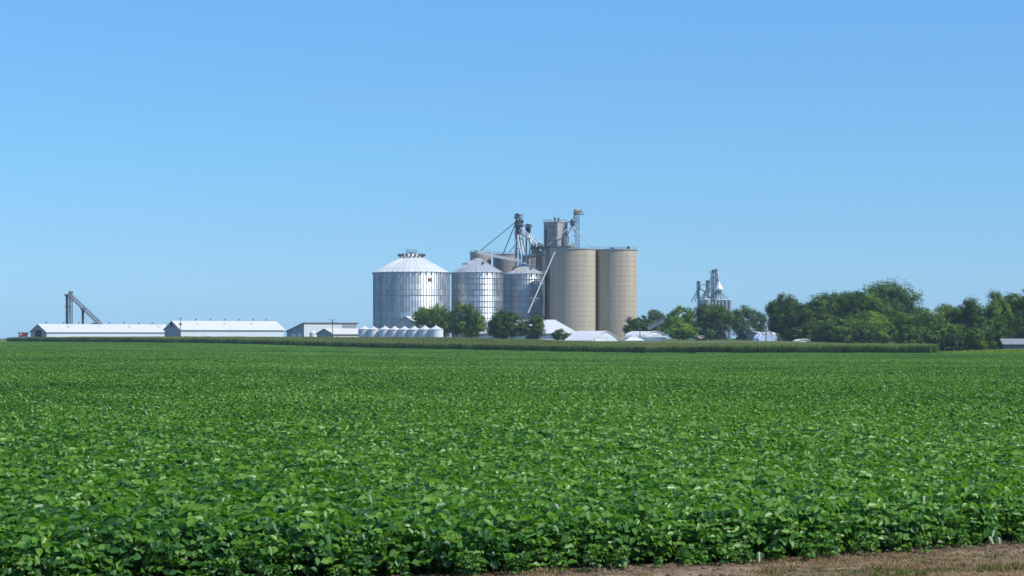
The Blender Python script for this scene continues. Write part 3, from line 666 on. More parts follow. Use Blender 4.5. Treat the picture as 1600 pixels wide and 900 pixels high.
silo('left of the two big tan concrete silos, behind the white hip roof', 895, 865, 35.5, 390.5)
sr = silo('right hand tan concrete silo with machinery on its flat top', 962.5, 870, 32.5, 391.5)
silo('shaded concrete silo peeking out left behind the two tan silos', 876, 890, 25, 392.5, 'concrete_shade', rails=False)
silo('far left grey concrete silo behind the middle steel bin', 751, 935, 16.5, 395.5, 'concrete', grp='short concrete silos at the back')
silo('shaded concrete silo between the two rear spouts, second from the left', 788, 930, 17.5, 398, 'concrete_shade', grp='short concrete silos at the back')
silo('dark shaded concrete silo behind the smallest steel bin', 829, 925, 13, 401, 'concrete_shade', rails=False, grp='short concrete silos at the back')
silo('dark concrete silo between the smallest steel bin and the headhouse', 850, 915, 13, 397, 'concrete_shade', rails=False, grp='short concrete silos at the back')
# conveyor on the right silo's roof
c = thing('roof_conveyor', 'low conveyor lying on top of the right tan silo', 'conveyor', P(965, 389, 866))
MB().truss(P(948, 388.7, 866), P(984, 387.7, 866), .8, .8, 10, .06).build('truss', M['steel'], c)
MB().box(P(982, 387, 866), (1.2, 1.2, 1.2)).box(P(957, 388.2, 866), (1.4, 1, .9)).build('motor_housing', M['dsteel'], c)

# ------------------------------------------------------------------ headhouse tower
a = R(35); Yh = 884; N0 = Vector((xof(871, Yh), Yh, 0)); d1 = Vector((-math.cos(a), math.sin(a), 0)); d2 = Vector((math.sin(a), math.cos(a), 0))
L1 = 21 / F * Yh / math.cos(a) * 1.01; L2 = 16.5 / F * Yh / math.sin(a); zb = zof(392, Yh) - .1; zt = zof(347, Yh)
hh = thing('headhouse', 'grey concrete headhouse tower rising above the tan silos', 'tower', (N0.x, Yh, zb))
def hp(i, j, z): q = N0 + d1 * (L1 * i) + d2 * (L2 * j); return Vector((q.x, q.y, z))
MB().prism([hp(0, 0, zb), hp(0, 1, zb), hp(1, 1, zb), hp(1, 0, zb)], [hp(0, 0, zt), hp(0, 1, zt), hp(1, 1, zt), hp(1, 0, zt)]).build('wall', M['concrete3'], hh)
MB().prism([hp(-.03, -.03, zt), hp(-.03, 1.03, zt), hp(1.03, 1.03, zt), hp(1.03, -.03, zt)], [hp(-.03, -.03, zt + .3), hp(-.03, 1.03, zt + .3), hp(1.03, 1.03, zt + .3), hp(1.03, -.03, zt + .3)]).build('roof_slab', M['slab'], hh)
MB().rail([hp(0, 0, zt + .3), hp(0, 1, zt + .3), hp(1, 1, zt + .3), hp(1, 0, zt + .3)], 1.1, .05).build('roof_railing', M['steel'], hh)
for row in range(3):
    for col in range(2):
        z0 = zt - 2.6 - row * 3.0; f0 = .26 + col * .22
        def wp(f, z, o_): q = hp(f, 0, z); return q - d2 * o_
        MB().prism([wp(f0, z0, .0), wp(f0 + .12, z0, .0), wp(f0 + .12, z0 + 1.2, .0), wp(f0, z0 + 1.2, .0)], [wp(f0, z0, .07), wp(f0 + .12, z0, .07), wp(f0 + .12, z0 + 1.2, .07), wp(f0, z0 + 1.2, .07)]).build('window', M['concrete3'], hh)
        MB().prism([wp(f0 + .02, z0 + .15, .07), wp(f0 + .1, z0 + .15, .07), wp(f0 + .1, z0 + 1.05, .07), wp(f0 + .02, z0 + 1.05, .07)], [wp(f0 + .02, z0 + .15, .09), wp(f0 + .1, z0 + .15, .09), wp(f0 + .1, z0 + 1.05, .09), wp(f0 + .02, z0 + 1.05, .09)]).build('pane', M['dsteel'], hh)
q = hp(.84, 0, 0) - d2 * .15
MB().box((q.x, q.y, (zb + zt) / 2 - 1), (.7, .35, zt - zb - 4), -a).build('downspout', M['dsteel'], hh)
for k, (iu, ch) in enumerate(((867, 340), (872.5, 340), (865.5, 336))):
    q = P(iu, 346.5, 889); r_ = .35 if k < 2 else .06
    MB().tube(q, P(iu, ch, 889), r_, 8).build('vent_stack', M['dsteel'], hh)
b = MB(); A = [P(857 + 9 * k / 8, 346 - 3.3 * math.sin(math.pi * k / 8), 887) for k in range(9)]
for k in range(8): b.tube(A[k], A[k + 1], .16, 5)
b.tube(P(867, 347, 888), P(895, 347, 888), .25, 6); b.build('dust_pipe', M['pipe'], hh)
q = hp(0, .62, zof(378, Yh)) + Vector((math.cos(a), -math.sin(a), 0)) * .8
b = MB(); b.box(q + Vector((0, 0, 1.2)), (1.6, 3.4, 2.6), -a)  # two stacked steel boxes on the lower right face
b.box(q + Vector((0, 0, -1.2)), (1.2, 2.6, 2.2), -a); b.build('wall_boxes', M['steel'], hh)

# ------------------------------------------------------------------ bucket elevators with spouts
def spout(root, pts_, r, m='pipe', nm='spout'):
    b = MB()
    for p, q in zip(pts_[:-1], pts_[1:]): b.tube(p, q, r, 8)
    return b.build(nm, M[m], root)
def platform(root, u, v, Y, wpx, m='steel', rails=True):
    q = P(u, v, Y); w_ = wpx / F * Y; s_ = w_ / 2
    o = MB().box(q, (w_, min(w_, 4.5), .16)).build('platform', M[m], root)
    if rails: d_ = min(w_, 4.5) / 2; MB().rail([q + Vector((-s_, -d_, 0)), q + Vector((s_, -d_, 0)), q + Vector((s_, d_, 0)), q + Vector((-s_, d_, 0))], 1.05, .04).build('railing', M[m], root)
def leg_head(root, u, v, Y, w_, h_):
    q = P(u, v, Y); A = [(q.x + w_ / 2 * math.cos(t), q.z + h_ * .55 * math.sin(t)) for t in [math.pi * k / 8 for k in range(9)]] + [(q.x - w_ / 2, q.z - h_ * .5), (q.x - w_ * .2, q.z - h_ * .8), (q.x + w_ * .2, q.z - h_ * .8), (q.x + w_ / 2, q.z - h_ * .5)]
    MB().prism([(x, Y - .7, z) for x, z in A], [(x, Y + .7, z) for x, z in A]).build('head', M['dsteel'], root)
    MB().box(q + Vector((w_ * .75, -.3, .1)), (.9, .8, .7)).build('motor', M['steel'], root)
YL = 905; g = G(xof(809, YL), YL)
lg = thing('bucket_elevator', 'tallest dark bucket elevator with spouts fanning to the steel bins', 'bucket elevator', (xof(809, YL), YL, g), 'bucket elevators')
for s_ in (-1, 1):
    x = xof(809.5, YL) + s_ * .78; zt = zof(340, YL); MB().box((x, YL, (zt + g) / 2), (.78, .8, zt - g)).build('trunking', M['steel'], lg)
MB().truss((xof(810.5, YL), YL + 2, g), (xof(810.5, YL), YL + 2, zof(345, YL)), 3.3, 2.4, 26, .13, Vector((0, 1, 0))).build('support_tower', M['steel'], lg)
leg_head(lg, 808, 337, YL, 2.3, 2.0)
MB().box(P(813, 337, YL), (1.6, 1.2, .6)).tube(P(812, 338, YL), P(817.5, 334, YL), .12, 5).tube(P(817.5, 340, YL), P(817.5, 331, YL), .05, 4).build('drive_unit', M['steel'], lg)
platform(lg, 810, 341.5, YL, 14); platform(lg, 811, 352.5, YL, 15); platform(lg, 809, 365.5, YL, 12)
q = P(810.5, 356, YL); MB().lathe(q, [(.9, 3.4), (1.7, 2.6), (1.7, .4), (.5, -1.8)], 14).lathe(q + Vector((.2, -1.2, -2)), [(.7, 1.2), (1.25, .4), (1.2, -.6), (.4, -1.6)], 12).build('distributor', M['dsteel'], lg)
MB().lathe(P(816, 346, YL - .5), [(.3, .8), (.8, .2), (.3, -.9)], 10).build('valve_box', M['dsteel'], lg)
for pp, r_, m_ in (([P(806, 346.5, YL), P(748, 394, YL - 20)], .20, 'dsteel'), ([P(805, 350, YL), P(786, 397, YL + 12)], .20, 'dsteel'), ([P(807, 380, YL), P(795, 395, YL)], .15, 'dsteel'),
                   ([P(808, 362, YL), P(812, 388, YL - 10), P(815.5, 403, YL - 20)], .30, 'pipe'), ([P(812, 356, YL - 2), P(816, 358, YL - 2), P(850, 383, YL - 3)], .22, 'pipe'),
                   ([P(816, 361, YL - 2), P(842, 384, YL - 3)], .26, 'pipe'), ([P(817, 365, YL - 3), P(835, 385, YL - 4)], .22, 'steel'), ([P(816, 368, YL), P(820.5, 394, YL)], .18, 'steel'), ([P(813, 370, YL), P(814, 397, YL)], .18, 'pipe')):
    spout(lg, pp, r_, m_)
for k, v in enumerate((372, 380, 388, 396)): platform(lg, 809.5, v, YL, 8.5, rails=False)
spout(lg, [P(806.5, 370, YL - 1), P(803, 398, YL - 6)], .16, 'steel'); spout(lg, [P(814, 363, YL - 2), P(822, 372, YL - 2), P(846, 392, YL - 4)], .2, 'pipe'); spout(lg, [P(812, 366, YL - 2), P(818, 399, YL - 4)], .22, 'pipe')
YM = 912; g = G(xof(825, YM), YM)
l2 = thing('bucket_elevator', 'shorter bucket elevator just right of the tallest one', 'bucket elevator', (xof(825, YM), YM, g), 'bucket elevators')
for s_ in (-1, 1):
    x = xof(825, YM) + s_ * .75; zt = zof(352, YM); MB().box((x, YM, (zt + g) / 2), (.75, .7, zt - g)).build('trunking', M['pipe'] if s_ > 0 else M['steel'], l2)
leg_head(l2, 825, 352.5, YM, 1.9, 1.6); platform(l2, 825.5, 355.5, YM, 12)
MB().lathe(P(825.5, 360, YM), [(.6, 1.2), (1.1, .7), (1.1, -.8), (.4, -1.8)], 12).build('distributor', M['dsteel'], l2)
MB().truss(P(812, 352, YM), P(825, 352, YM), .8, .5, 8, .05).build('bridge', M['steel'], l2)
for pp in ([P(826, 364, YM), P(832, 386, YM - 3)], [P(827, 364, YM), P(838, 386, YM - 3)], [P(825, 372, YM), P(829, 384, YM - 2)]): spout(l2, pp, .2, 'pipe')
# lattice tower leg over the tan silos
YT = 888; g = G(xof(901.5, YT), YT)
l3 = thing('bucket_elevator', 'slim lattice elevator tower with orange motor above the left tan silo', 'bucket elevator', (xof(901.5, YT), YT, g), 'bucket elevators')
MB().truss((xof(901.7, YT), YT, g), (xof(901.7, YT), YT, zof(335, YT)), 2.0, 1.6, 34, .10, Vector((0, 1, 0))).build('support_tower', M['steel'], l3)
MB().box((xof(901.7, YT) - .42, YT, (g + zof(335, YT)) / 2), (.2, .4, zof(335, YT) - g)).build('trunking', M['steel'], l3)
MB().box((xof(901.7, YT) + .42, YT, (g + zof(335, YT)) / 2), (.2, .4, zof(335, YT) - g)).build('trunking', M['steel'], l3)
platform(l3, 904, 335, YT, 16); 
q = P(900, 331, YT); MB().lathe((q.x, q.y, q.z), [(.9, -.9), (1.05, .0), (.9, .8), (.5, 1.2)], 10).build('head', M['steel'], l3)
MB().tube(P(901, 331, YT - .5), P(909, 329.5, YT - .5), .55, 8).box(P(904.5, 331.5, YT - .5), (1.4, 1, .9)).build('motor', M['orange'], l3)
MB().lathe(P(894.5, 349, YT - 2), [(.6, 1.8), (1.0, 1.0), (1.0, -.6), (.35, -1.6)], 12).build('distributor', M['dsteel'], l3)
MB().tube(P(899, 335, YT), P(895, 344, YT - 2), .3, 6).build('down_pipe', M['steel'], l3)
platform(l3, 896.5, 347, YT - 1, 10, rails=True); platform(l3, 899, 361, YT, 8); platform(l3, 898, 368, YT, 6, rails=False)
spout(l3, [P(894, 352.5, YT - 2), P(927.5, 389, YT - 14)], .2)
spout(l3, [P(893, 352.5, YT - 3), P(869, 372, YT - 8), P(853, 387, YT - 8), P(846, 397, YT - 7)], .2, 'steel')
spout(l3, [P(894, 353.5, YT - 2), P(893.3, 378, YT - 3), P(893.5, 388, YT - 3)], .14); spout(l3, [P(893.5, 353, YT - 2), P(886, 369, YT - 1)], .2, 'steel')
MB().box(P(894, 382, YT - 14), (.8, .8, 2.4)).build('control_box', M['yellow'], l3)
ph = thing('roof_house', 'dark metal roof house on the shaded silos left of the headhouse', 'roof house', P(840, 397, 913), )
q = P(840, 393, 913); MB().box(q, (5.6, 4, 2.6)).build('wall', M['dsteel'], ph)
MB().prism([q + Vector(v) for v in ((-3, -2.2, 1.32), (3, -2.2, 1.32), (3, 2.2, 1.32), (-3, 2.2, 1.32))], [q + Vector(v) for v in ((-3, -.2, 2.2), (3, -.2, 2.2), (3, .2, 2.2), (-3, .2, 2.2))]).build('roof', M['steel'], ph)
for k in range(2):
    cy = thing('cyclone', ('left' if k == 0 else 'right') + ' cone shaped dust cyclone between the elevator legs and the headhouse', 'dust cyclone', P(834 + 9 * k, 385, 906), 'dust cyclones')
    MB().lathe(P(834 + 9 * k, 385, 906), [(.3, -2.2), (1.05, .0), (1.05, 1.4), (.5, 1.7)], 12).build('cone', M['steel'], cy); MB().tube(P(834 + 9 * k, 379, 906), P(838 + 9 * k, 379, 906), .25, 6).build('duct', M['pipe'], cy)
# long silver load-out spout
sp = thing('loadout_spout', 'long straight silver spout slanting down across the smallest steel bin', 'spout', P(846, 440, 856))
spout(sp, [P(867, 393.5, 857), P(825, 489, 849)], .27)
b = MB()
for (u, v) in ((848, 431), (842, 449), (835, 472)):
    b.tube(P(u + 5, v - 7, 856), P(u + 1.5, v, 856), .09, 4).tube(P(u - 7, v - 7, 856), P(u + 1, v, 856), .09, 4).tube(P(u - 7, v - 7, 856), P(u + 8, v - 6, 858), .09, 4)
b.build('bracket', M['pipe'], sp)
# catwalks / conveyors
def catwalk(label, p, q, w_=1.2, h_=.9, n=16, m='steel', r=.08, legs=()):
    c = (Vector(p) + Vector(q)) / 2; root = thing('conveyor', label, 'conveyor', c, 'overhead conveyors')
    MB().truss(p, q, w_, h_, n, r).build('truss', M[m], root)
    U = Vector((0, 0, h_ / 2)); MB().rail([Vector(p) + U, Vector(q) + U], 1.0, .04, closed=False).build('railing', M[m], root)
    d = Vector(q) - Vector(p); MB().tube(Vector(p) - U * .2, Vector(q) - U * .2, .26, 6).build('trough', M[m], root)
    for (lp, lq) in legs: MB().tube(lp, lq, .14, 5).build('leg', M[m], root)
    return root
catwalk('pale sloping conveyor from the middle bin peak towards the smallest bin', P(745, 394.5, 868), P(815, 409, 882), m='pipe')
q = catwalk('dark level catwalk running across the foot of the headhouse', P(829, 388, 880), P(897, 385, 880), m='dsteel', r=.12)
catwalk('short level conveyor ending above the smallest bin peak', P(816, 399.5, 883), P(849, 399, 881), m='steel')
cv = thing('conveyor', 'steep short conveyor climbing from the catwalk to the headhouse front', 'conveyor', P(855, 388, 881), 'overhead conveyors')
MB().truss(P(846, 398, 881), P(862, 378, 881), .7, .7, 10, .08).build('truss', M['pipe'], cv)
b = MB()
for u in (831, 836, 841, 847, 853, 859): b.box(P(u, 385.5, 880), (.9, .9, 1.3)).tube(P(u, 386, 880), P(u, 381, 880), .13, 5)
b.build('gate_valve', M['dsteel'], q)
# middle bin peak box
t_ = thing('spout_box', 'small dark box on the peak of the middle steel bin', 'spout box', P(744, 396, 868))
MB().box(P(744.5, 395, 868), (1.2, 1.2, 2.0)).box(P(744.5, 400, 868), (.5, .5, 3.0)).build('housing', M['steel'], t_)
MB().tube(P(722, 412, 860), P(731, 412, 860), .35, 8).build('outlet_pipe', M['steel'], t_)

# ------------------------------------------------------------------ distant elevator
YD = 1500; GD = 'silos of the distant elevator'
def far_silo(label, u, rpx, vt, Y=YD, dome=0):
    X = xof(u, Y); g = G(X, Y); r = rpx / F * Y; H = zof(vt, Y) - g; root = thing('steel_silo', label, 'silo', (X, Y, g), GD)
    MB().lathe((X, Y, g), [(r, 0), (r, H)], 24).build('wall', M['greysilo'], root)
    MB().lathe((X, Y, g), [(r + .2, H), (r * .3, H + max(.4, dome / F * Y)), (.2, H + max(.5, dome / F * Y) + .1)], 24).build('roof', M['roofgalv'], root)
M['greysilo'] = mat('dull_grey_silo', (.32, .34, .37), .6, .3, .1, .2)
far_silo('broad dark silo at the left of the distant elevator', 1098, 7, 468.5, 1500); far_silo('silo with shiny domed roof at the distant elevator', 1105, 5.5, 468, 1492, 2)
for k, (nm, u) in enumerate(zip(('first', 'second', 'third', 'fourth', 'fifth', 'sixth'), (1112.5, 1117.8, 1123, 1128.2, 1134, 1140))):
    far_silo('%s from the left of the slim pale silos under the distant spouts' % nm, u, 2.9, 468 + .2 * k, 1496)
fe = thing('bucket_elevator', 'tall twin headed elevator tower above the distant silos', 'bucket elevator', (xof(1116, YD), YD, G(xof(1116, YD), YD)), 'distant bucket elevators')
b = MB(); g0 = G(xof(1116, YD), YD)
for u, vt in ((1112.8, 424), (1115, 424), (1118, 423), (1119.8, 423)): b.tube((xof(u, YD), YD, g0), P(u, vt, YD), .36, 5)
b.build('trunking', M['steel'], fe)
MB().truss((xof(1114, YD), YD + 3, g0), (xof(1114, YD), YD + 3, zof(426, YD)), 2.2, 2, 24, .16, Vector((0, 1, 0))).build('support_tower', M['steel'], fe)
for u, v in ((1113.6, 423), (1118.2, 422)): leg_head(fe, u, v, YD, 1.7, 1.6)
platform(fe, 1112.5, 426, YD, 8, 'dsteel'); platform(fe, 1119, 427, YD, 6, 'dsteel'); platform(fe, 1117, 452, YD - 2, 9, 'dsteel')
MB().lathe(P(1120.5, 430, YD), [(.8, 2), (1.3, 1), (1.3, -3), (.5, -5)], 10).build('distributor', M['pipe'], fe)
hb = thing('hopper_bin', 'small silver cone topped bin in the middle of the distant elevator', 'hopper bin', P(1123, 452, YD - 3))
q = P(1123.2, 452, YD - 6); MB().lathe(q, [(2.9, -.8), (3.2, .3), (.25, 5.6), (.2, 6.1)], 20).build('cone_roof', M['white'], hb)
MB().lathe(q, [(.8, -2.4), (2.5, -.9), (2.5, .2)], 20).build('hopper', M['steel'], hb)
for k, (u, v) in enumerate(((1107, 467), (1111, 467), (1115, 467), (1119, 468), (1123, 468), (1127, 468), (1132, 467.5), (1137.5, 467))):
    MB().tube(P(1119 + .8 * k, 454.5, YD - 3), P(u, v, YD - 3 + (k % 2) * 2), .36, 5).build('spout', M['steel'], hb)
for (a_, b_) in (((1113, 436), (1099, 467)), ((1114, 442), (1104, 467)), ((1113, 428), (1106, 446)), ((1117, 446), (1109, 467)), ((1119, 434), (1124, 442)), ((1115, 431), (1120, 438)), ((1112, 448), (1103, 462)), ((1121, 428), (1122.5, 441))):
    MB().tube(P(*a_, YD - 2), P(*b_, YD - 3), .4, 5).build('spout', M['steel'], fe)
for v in (434, 443, 460): platform(fe, 1116.5, v, YD, 8, 'dsteel', rails=False)
for (lab, u, vt, spread) in (('leftmost distant elevator leg with splayed spouts', 1091, 441, ((1080, 472), (1086, 471), (1090, 472), (1094, 470), (1102, 456))), ('short distant elevator leg between the other two', 1105.5, 440, ((1093, 470), (1096, 471), (1100, 468), (1104, 468), (1108, 468)))):
    e = thing('bucket_elevator', lab, 'bucket elevator', (xof(u, YD + 6), YD + 6, G(xof(u, YD), YD + 6)), 'distant bucket elevators'); YY = YD + 6
    MB().tube((xof(u - .7, YY), YY, 2), P(u - .7, vt + 2, YY), .4, 5).tube((xof(u + .9, YY), YY, 2), P(u + .9, vt + 2, YY), .4, 5).build('trunking', M['steel'], e)
    leg_head(e, u, vt, YY, 2.2, 1.8); platform(e, u, vt + 3.5, YY, 6, 'dsteel')
    MB().lathe(P(u + .5, vt + 8, YY), [(.5, 2.5), (1.5, 1), (1.5, -1), (.5, -3)], 10).build('distributor', M['steel'], e)
    for s_ in spread: MB().tube(P(u + .3, vt + 9, YY), P(s_[0], s_[1], YY), .38, 5).build('spout', M['steel'], e)
    if u < 1100: MB().truss(P(1092, 445, YY), P(1104.5, 445, YY), .6, .5, 8, .1).build('bridge', M['steel'], e)

# ------------------------------------------------------------------ gabled and hooped buildings
def basis(un, Yn, uf, ul, bdeg):
    b_ = R(bdeg); c, s = math.cos(b_), math.sin(b_); N = Vector((xof(un, Yn), Yn, 0)); kf = (uf - 800) / F; kl = (ul - 800) / F
    L = (kf * Yn - N.x) / (c - kf * s); W = (N.x - kl * Yn) / (s + kl * c)
    return N, Vector((c, s, 0)), Vector((-s, c, 0)), L, W
def gabled(name, label, cat, un, Yn, uf, ul, bdeg, ve, va, wallm, roofm, gablem=None, apex=.5, group=None, over=.6, seams=0):
    """near corner un, far end uf, left end ul; ve/va are eave and ridge rows at the near end"""
    N, dl, dw, L, W = basis(un, Yn, uf, ul, bdeg); g = min(G(N.x, N.y), G((N + dl * L).x, (N + dl * L).y)) - .3
    ze = zof(ve, Yn); zr = zof(va, Yn + dw.y * W * apex); root = thing(name, label, cat, (N.x, N.y, g), group)
    q = lambda a, b_, z: Vector(((N + dl * a + dw * b_).x, (N + dl * a + dw * b_).y, z))
    zl = ze if apex > 0 else zof(ve, Yn)
    if apex > 0: prof = [(0, g), (0, ze), (W * apex, zr), (W, ze), (W, g)]
    else: prof = [(0, g), (0, zr), (W, ze), (W, g)]
    t_ = .22
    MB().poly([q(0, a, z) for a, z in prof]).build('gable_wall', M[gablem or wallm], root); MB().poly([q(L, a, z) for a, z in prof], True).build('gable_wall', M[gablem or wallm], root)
    zt_ = prof[1][1]
    m = MB(); m.poly([q(0, 0, g), q(L, 0, g), q(L, 0, zt_), q(0, 0, zt_)]).poly([q(0, W, g), q(0, W, ze), q(L, W, ze), q(L, W, g)]); m.build('side_wall', M[wallm], root)
    segs = [((0, ze), (W * apex, zr)), ((W * apex, zr), (W, ze))] if apex > 0 else [((0, zr), (W, ze))]
    for i, ((a0, z0), (a1, z1)) in enumerate(segs):
        sl_ = (z1 - z0) / (a1 - a0); 
        if i == 0 : a0 -= over; z0 -= sl_ * over
        if i == len(segs) - 1: a1 += over; z1 += sl_ * over
        A = [q(-over, a0, z0 + .04), q(L + over, a0, z0 + .04), q(L + over, a1, z1 + .04), q(-over, a1, z1 + .04)]
        MB().prism(A, [p + Vector((0, 0, t_)) for p in A]).build('roof', M[roofm], root)
        if seams and i == 0:
            sb = MB()
            for k in range(seams + 1):
                x = -over + (L + 2 * over) * k / seams; sb.prism([q(x - .05, a0, z0 + .27), q(x + .05, a0, z0 + .27), q(x + .05, a1, z1 + .27), q(x - .05, a1, z1 + .27)], [q(x - .05, a0, z0 + .34), q(x + .05, a0, z0 + .34), q(x + .05, a1, z1 + .34), q(x - .05, a1, z1 + .34)])
            sb.build('roof_seams', M[roofm], root, kind='stuff')
    return root, q, L, W, ze, zr, g, apex
def ridge_vents(bd, fr, skl):
    root, q, L, W, ze, zr, g, ap = bd
    for f in fr: p = q(L * f, W * ap, zr + .5); MB().tube(p, p + Vector((0, 0, .7)), .35, 8).tube(p + Vector((0, 0, .7)), p + Vector((0, 0, .95)), .55, 8, .3).build('ridge_vent', M['steel'], root)
    for f in skl:
        pts_ = []
        for (a, b_) in ((f, .27), (f + .008, .27), (f + .008, .37), (f, .37)): z = ze + (zr - ze) * (b_ / ap) + .30; pts_.append(q(L * a, W * b_, z))
        MB().prism(pts_, [p + Vector((0, 0, .07)) for p in pts_]).build('skylight', M['steel'], root)
def door(bd, b0, b1, zt_, m='dark', side='gable', a0=0, nm='door', zb_=None):
    root, q, L, W, ze, zr, g, ap = bd; zb_ = g if zb_ is None else zb_
    if side == 'gable': f = lambda b_, z, o_: q(-o_, b_, z)
    else: f = lambda b_, z, o_: q(b_, -o_, z)
    pr = [(b0, zb_), (b1, zb_), (b1, zt_), (b0, zt_)]
    return MB().prism([f(x, z, .02) for x, z in pr], [f(x, z, .12) for x, z in pr]).build(nm, M[m], root)
b1 = gabled('barn', 'long low white barn at the far left, nearest the red trailer', 'barn', 73, 1000, 270, 48, 42, 518.5, 507, 'bluewall', 'whiteroof', 'greyshade_siding', group='long white livestock barns', seams=40)  # gable walls coloured darker than the sides to stand for their shade
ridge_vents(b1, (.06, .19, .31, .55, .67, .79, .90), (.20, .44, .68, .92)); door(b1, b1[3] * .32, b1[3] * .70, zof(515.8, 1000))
b2 = gabled('barn', 'taller long white barn right of the first one, behind a utility pole', 'barn', 282.5, 965, 443.5, 257, 40, 515, 502, 'bluewall', 'whiteroof', 'greyshade_siding', group='long white livestock barns', seams=34)
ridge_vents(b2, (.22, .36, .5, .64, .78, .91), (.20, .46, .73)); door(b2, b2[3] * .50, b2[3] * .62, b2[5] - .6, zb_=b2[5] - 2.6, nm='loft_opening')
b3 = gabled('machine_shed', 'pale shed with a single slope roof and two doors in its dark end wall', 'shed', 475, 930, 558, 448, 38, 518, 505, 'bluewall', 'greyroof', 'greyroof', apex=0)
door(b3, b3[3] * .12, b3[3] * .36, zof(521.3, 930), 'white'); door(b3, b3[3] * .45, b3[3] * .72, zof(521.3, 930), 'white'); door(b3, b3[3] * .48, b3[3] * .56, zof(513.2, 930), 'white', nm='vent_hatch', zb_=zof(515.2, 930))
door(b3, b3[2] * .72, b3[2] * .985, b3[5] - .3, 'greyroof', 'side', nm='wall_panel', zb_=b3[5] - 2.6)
b4 = gabled('barn', 'low white gabled building in front of the pale single slope shed', 'barn', 521, 880, 580, 495, 40, 521.8, 514, 'white', 'whiteroof', 'greyshade_siding')
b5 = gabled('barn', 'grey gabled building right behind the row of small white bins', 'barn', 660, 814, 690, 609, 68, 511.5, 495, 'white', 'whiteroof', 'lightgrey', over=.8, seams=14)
# white tank by the shed
t_ = thing('water_tank', 'small white tank at the long wall of the pale shed', 'tank', (xof(489, 900), 900, G(xof(489, 900), 900)))
g = G(xof(489, 900), 900); zt = zof(519.5, 900); MB().lathe((xof(489, 900), 900, g), [(1.5, 0), (1.5, zt - g), (.4, zt - g + .7), (.3, zt - g + 1.2)], 20).build('shell', M['white'], t_)
# hip roofed building
Yq = 832; g = G(xof(820, Yq), Yq) - .3; hpb = thing('hip_roof_building', 'big white hip roof building partly hidden by trees, left of the tan silos', 'warehouse', (xof(820, Yq), Yq, g))
x0, x1, ya, yb = xof(742, Yq), xof(903, Yq), Yq, Yq + 16; ze = zof(521, Yq); zr = zof(499.5, Yq + 8)
MB().prism([(x0, ya, g), (x1, ya, g), (x1, yb, g), (x0, yb, g)], [(x0, ya, ze), (x1, ya, ze), (x1, yb, ze), (x0, yb, ze)]).build('wall', M['bluewall'], hpb)
rx0, rx1, ym = xof(757, Yq), xof(868, Yq), Yq + 8; e = .5; A = [(x0 - e, ya - e, ze + .04), (x1 + e, ya - e, ze + .04), (x1 + e, yb + e, ze + .04), (x0 - e, yb + e, ze + .04)]
m = MB(); m.poly(A, True).poly([A[0], A[1], (rx1, ym, zr), (rx0, ym, zr)]).poly([A[1], A[2], (rx1, ym, zr)]).poly([A[2], A[3], (rx0, ym, zr), (rx1, ym, zr)]).poly([A[3], A[0], (rx0, ym, zr)]); m.build('roof', M['whiteroof'], hpb)
MB().box((0 + (x0 + x1) / 2, ya - e - .08, ze - .12), (x1 - x0 + 1, .12, .3)).build('gutter', M['greyroof'], hpb)
# hoop buildings
def hoop(label, un, Yn, uf, ur, bdeg, vt, endm='bluewall', n=14, name='fabric_building', cat='fabric building', group='white fabric buildings', flat=1.0, peak=False):
    """near side is the long side seen at the left, the arched end faces right"""
    b_ = R(bdeg); c, s = math.cos(b_), math.sin(b_); N = Vector((xof(un, Yn), Yn, 0)); kf = (uf - 800) / F; kr = (ur - 800) / F
    dl = Vector((-c, s, 0)); dw = Vector((s, c, 0))
    L = (N.x - kf * Yn) / (c + kf * s); W = (kr * Yn - N.x) / (s - kr * c)
    g = G(N.x, N.y) - .3; H = zof(vt, Yn + dw.y * W / 2) - g; root = thing(name, label, cat, (N.x, N.y, g), group)
    q = lambda a, w_, z: (N.x + dl.x * a + dw.x * w_, N.y + dl.y * a + dw.y * w_, g + z)
    A = [(W / 2 - W / 2 * math.cos(math.pi * k / n), H * (math.sin(math.pi * k / n) ** flat)) for k in range(n + 1)]
    if peak: A = [(0, 0)] + [(W * k / n, H * (.13 + .87 * (1 - abs(2 * k / n - 1) ** 1.25))) for k in range(n + 1)] + [(W, 0)]; n += 2
    bays = 8
    for i in range(bays):
        m = MB()
        for k in range(n):
            (w0, z0), (w1, z1) = A[k], A[k + 1]; m.poly([q(L * i / bays + .02, w0, z0), q(L * i / bays + .02, w1, z1), q(L * (i + 1) / bays, w1, z1), q(L * (i + 1) / bays, w0, z0)])
        m.build('cover_panel', M['fabric'], root)
    m = MB(); m.poly([q(.25, w_, z) for w_, z in A]); m.poly([q(L - .25, w_, z) for w_, z in A], True); m.build('end_wall', M[endm], root)
    m = MB()
    for k in range(n): m.tube(q(0, *A[k]), q(0, *A[k + 1]), .12, 5)
    m.build('end_arch', M['white'], root)
    return root, q, L, W, H, g
h1 = hoop('left white fabric building with a wide door frame in its end wall', 926, 775, 881, 969, 42, 517, flat=.85, peak=True)
root, q, L, W, H, g = h1
def endpanel(h, w0, w1, z0, z1, m, nm, o_=.08):
    root, q, L, W, H, g = h; pr = [(w0, z0), (w1, z0), (w1, z1), (w0, z1)]
    return MB().prism([q(.2, a, z) for a, z in pr], [q(-o_, a, z) for a, z in pr]).build(nm, M[m], root)
endpanel(h1, W * .08, W * .50, 0, H * .36, 'fabric', 'door'); endpanel(h1, W * .06, W * .52, H * .36, H * .40, 'greyroof', 'door_lintel'); endpanel(h1, W * .50, W * .52, 0, H * .36, 'greyroof', 'door_post')
h2 = hoop('barrel roofed white fabric building behind the little peaked tent', 1009, 778, 975, 1040, 38, 517.5, flat=.62)
root, q, L, W, H, g = h2
endpanel(h2, W * .38, W * .62, H * .60, H * .72, 'white', 'vent')
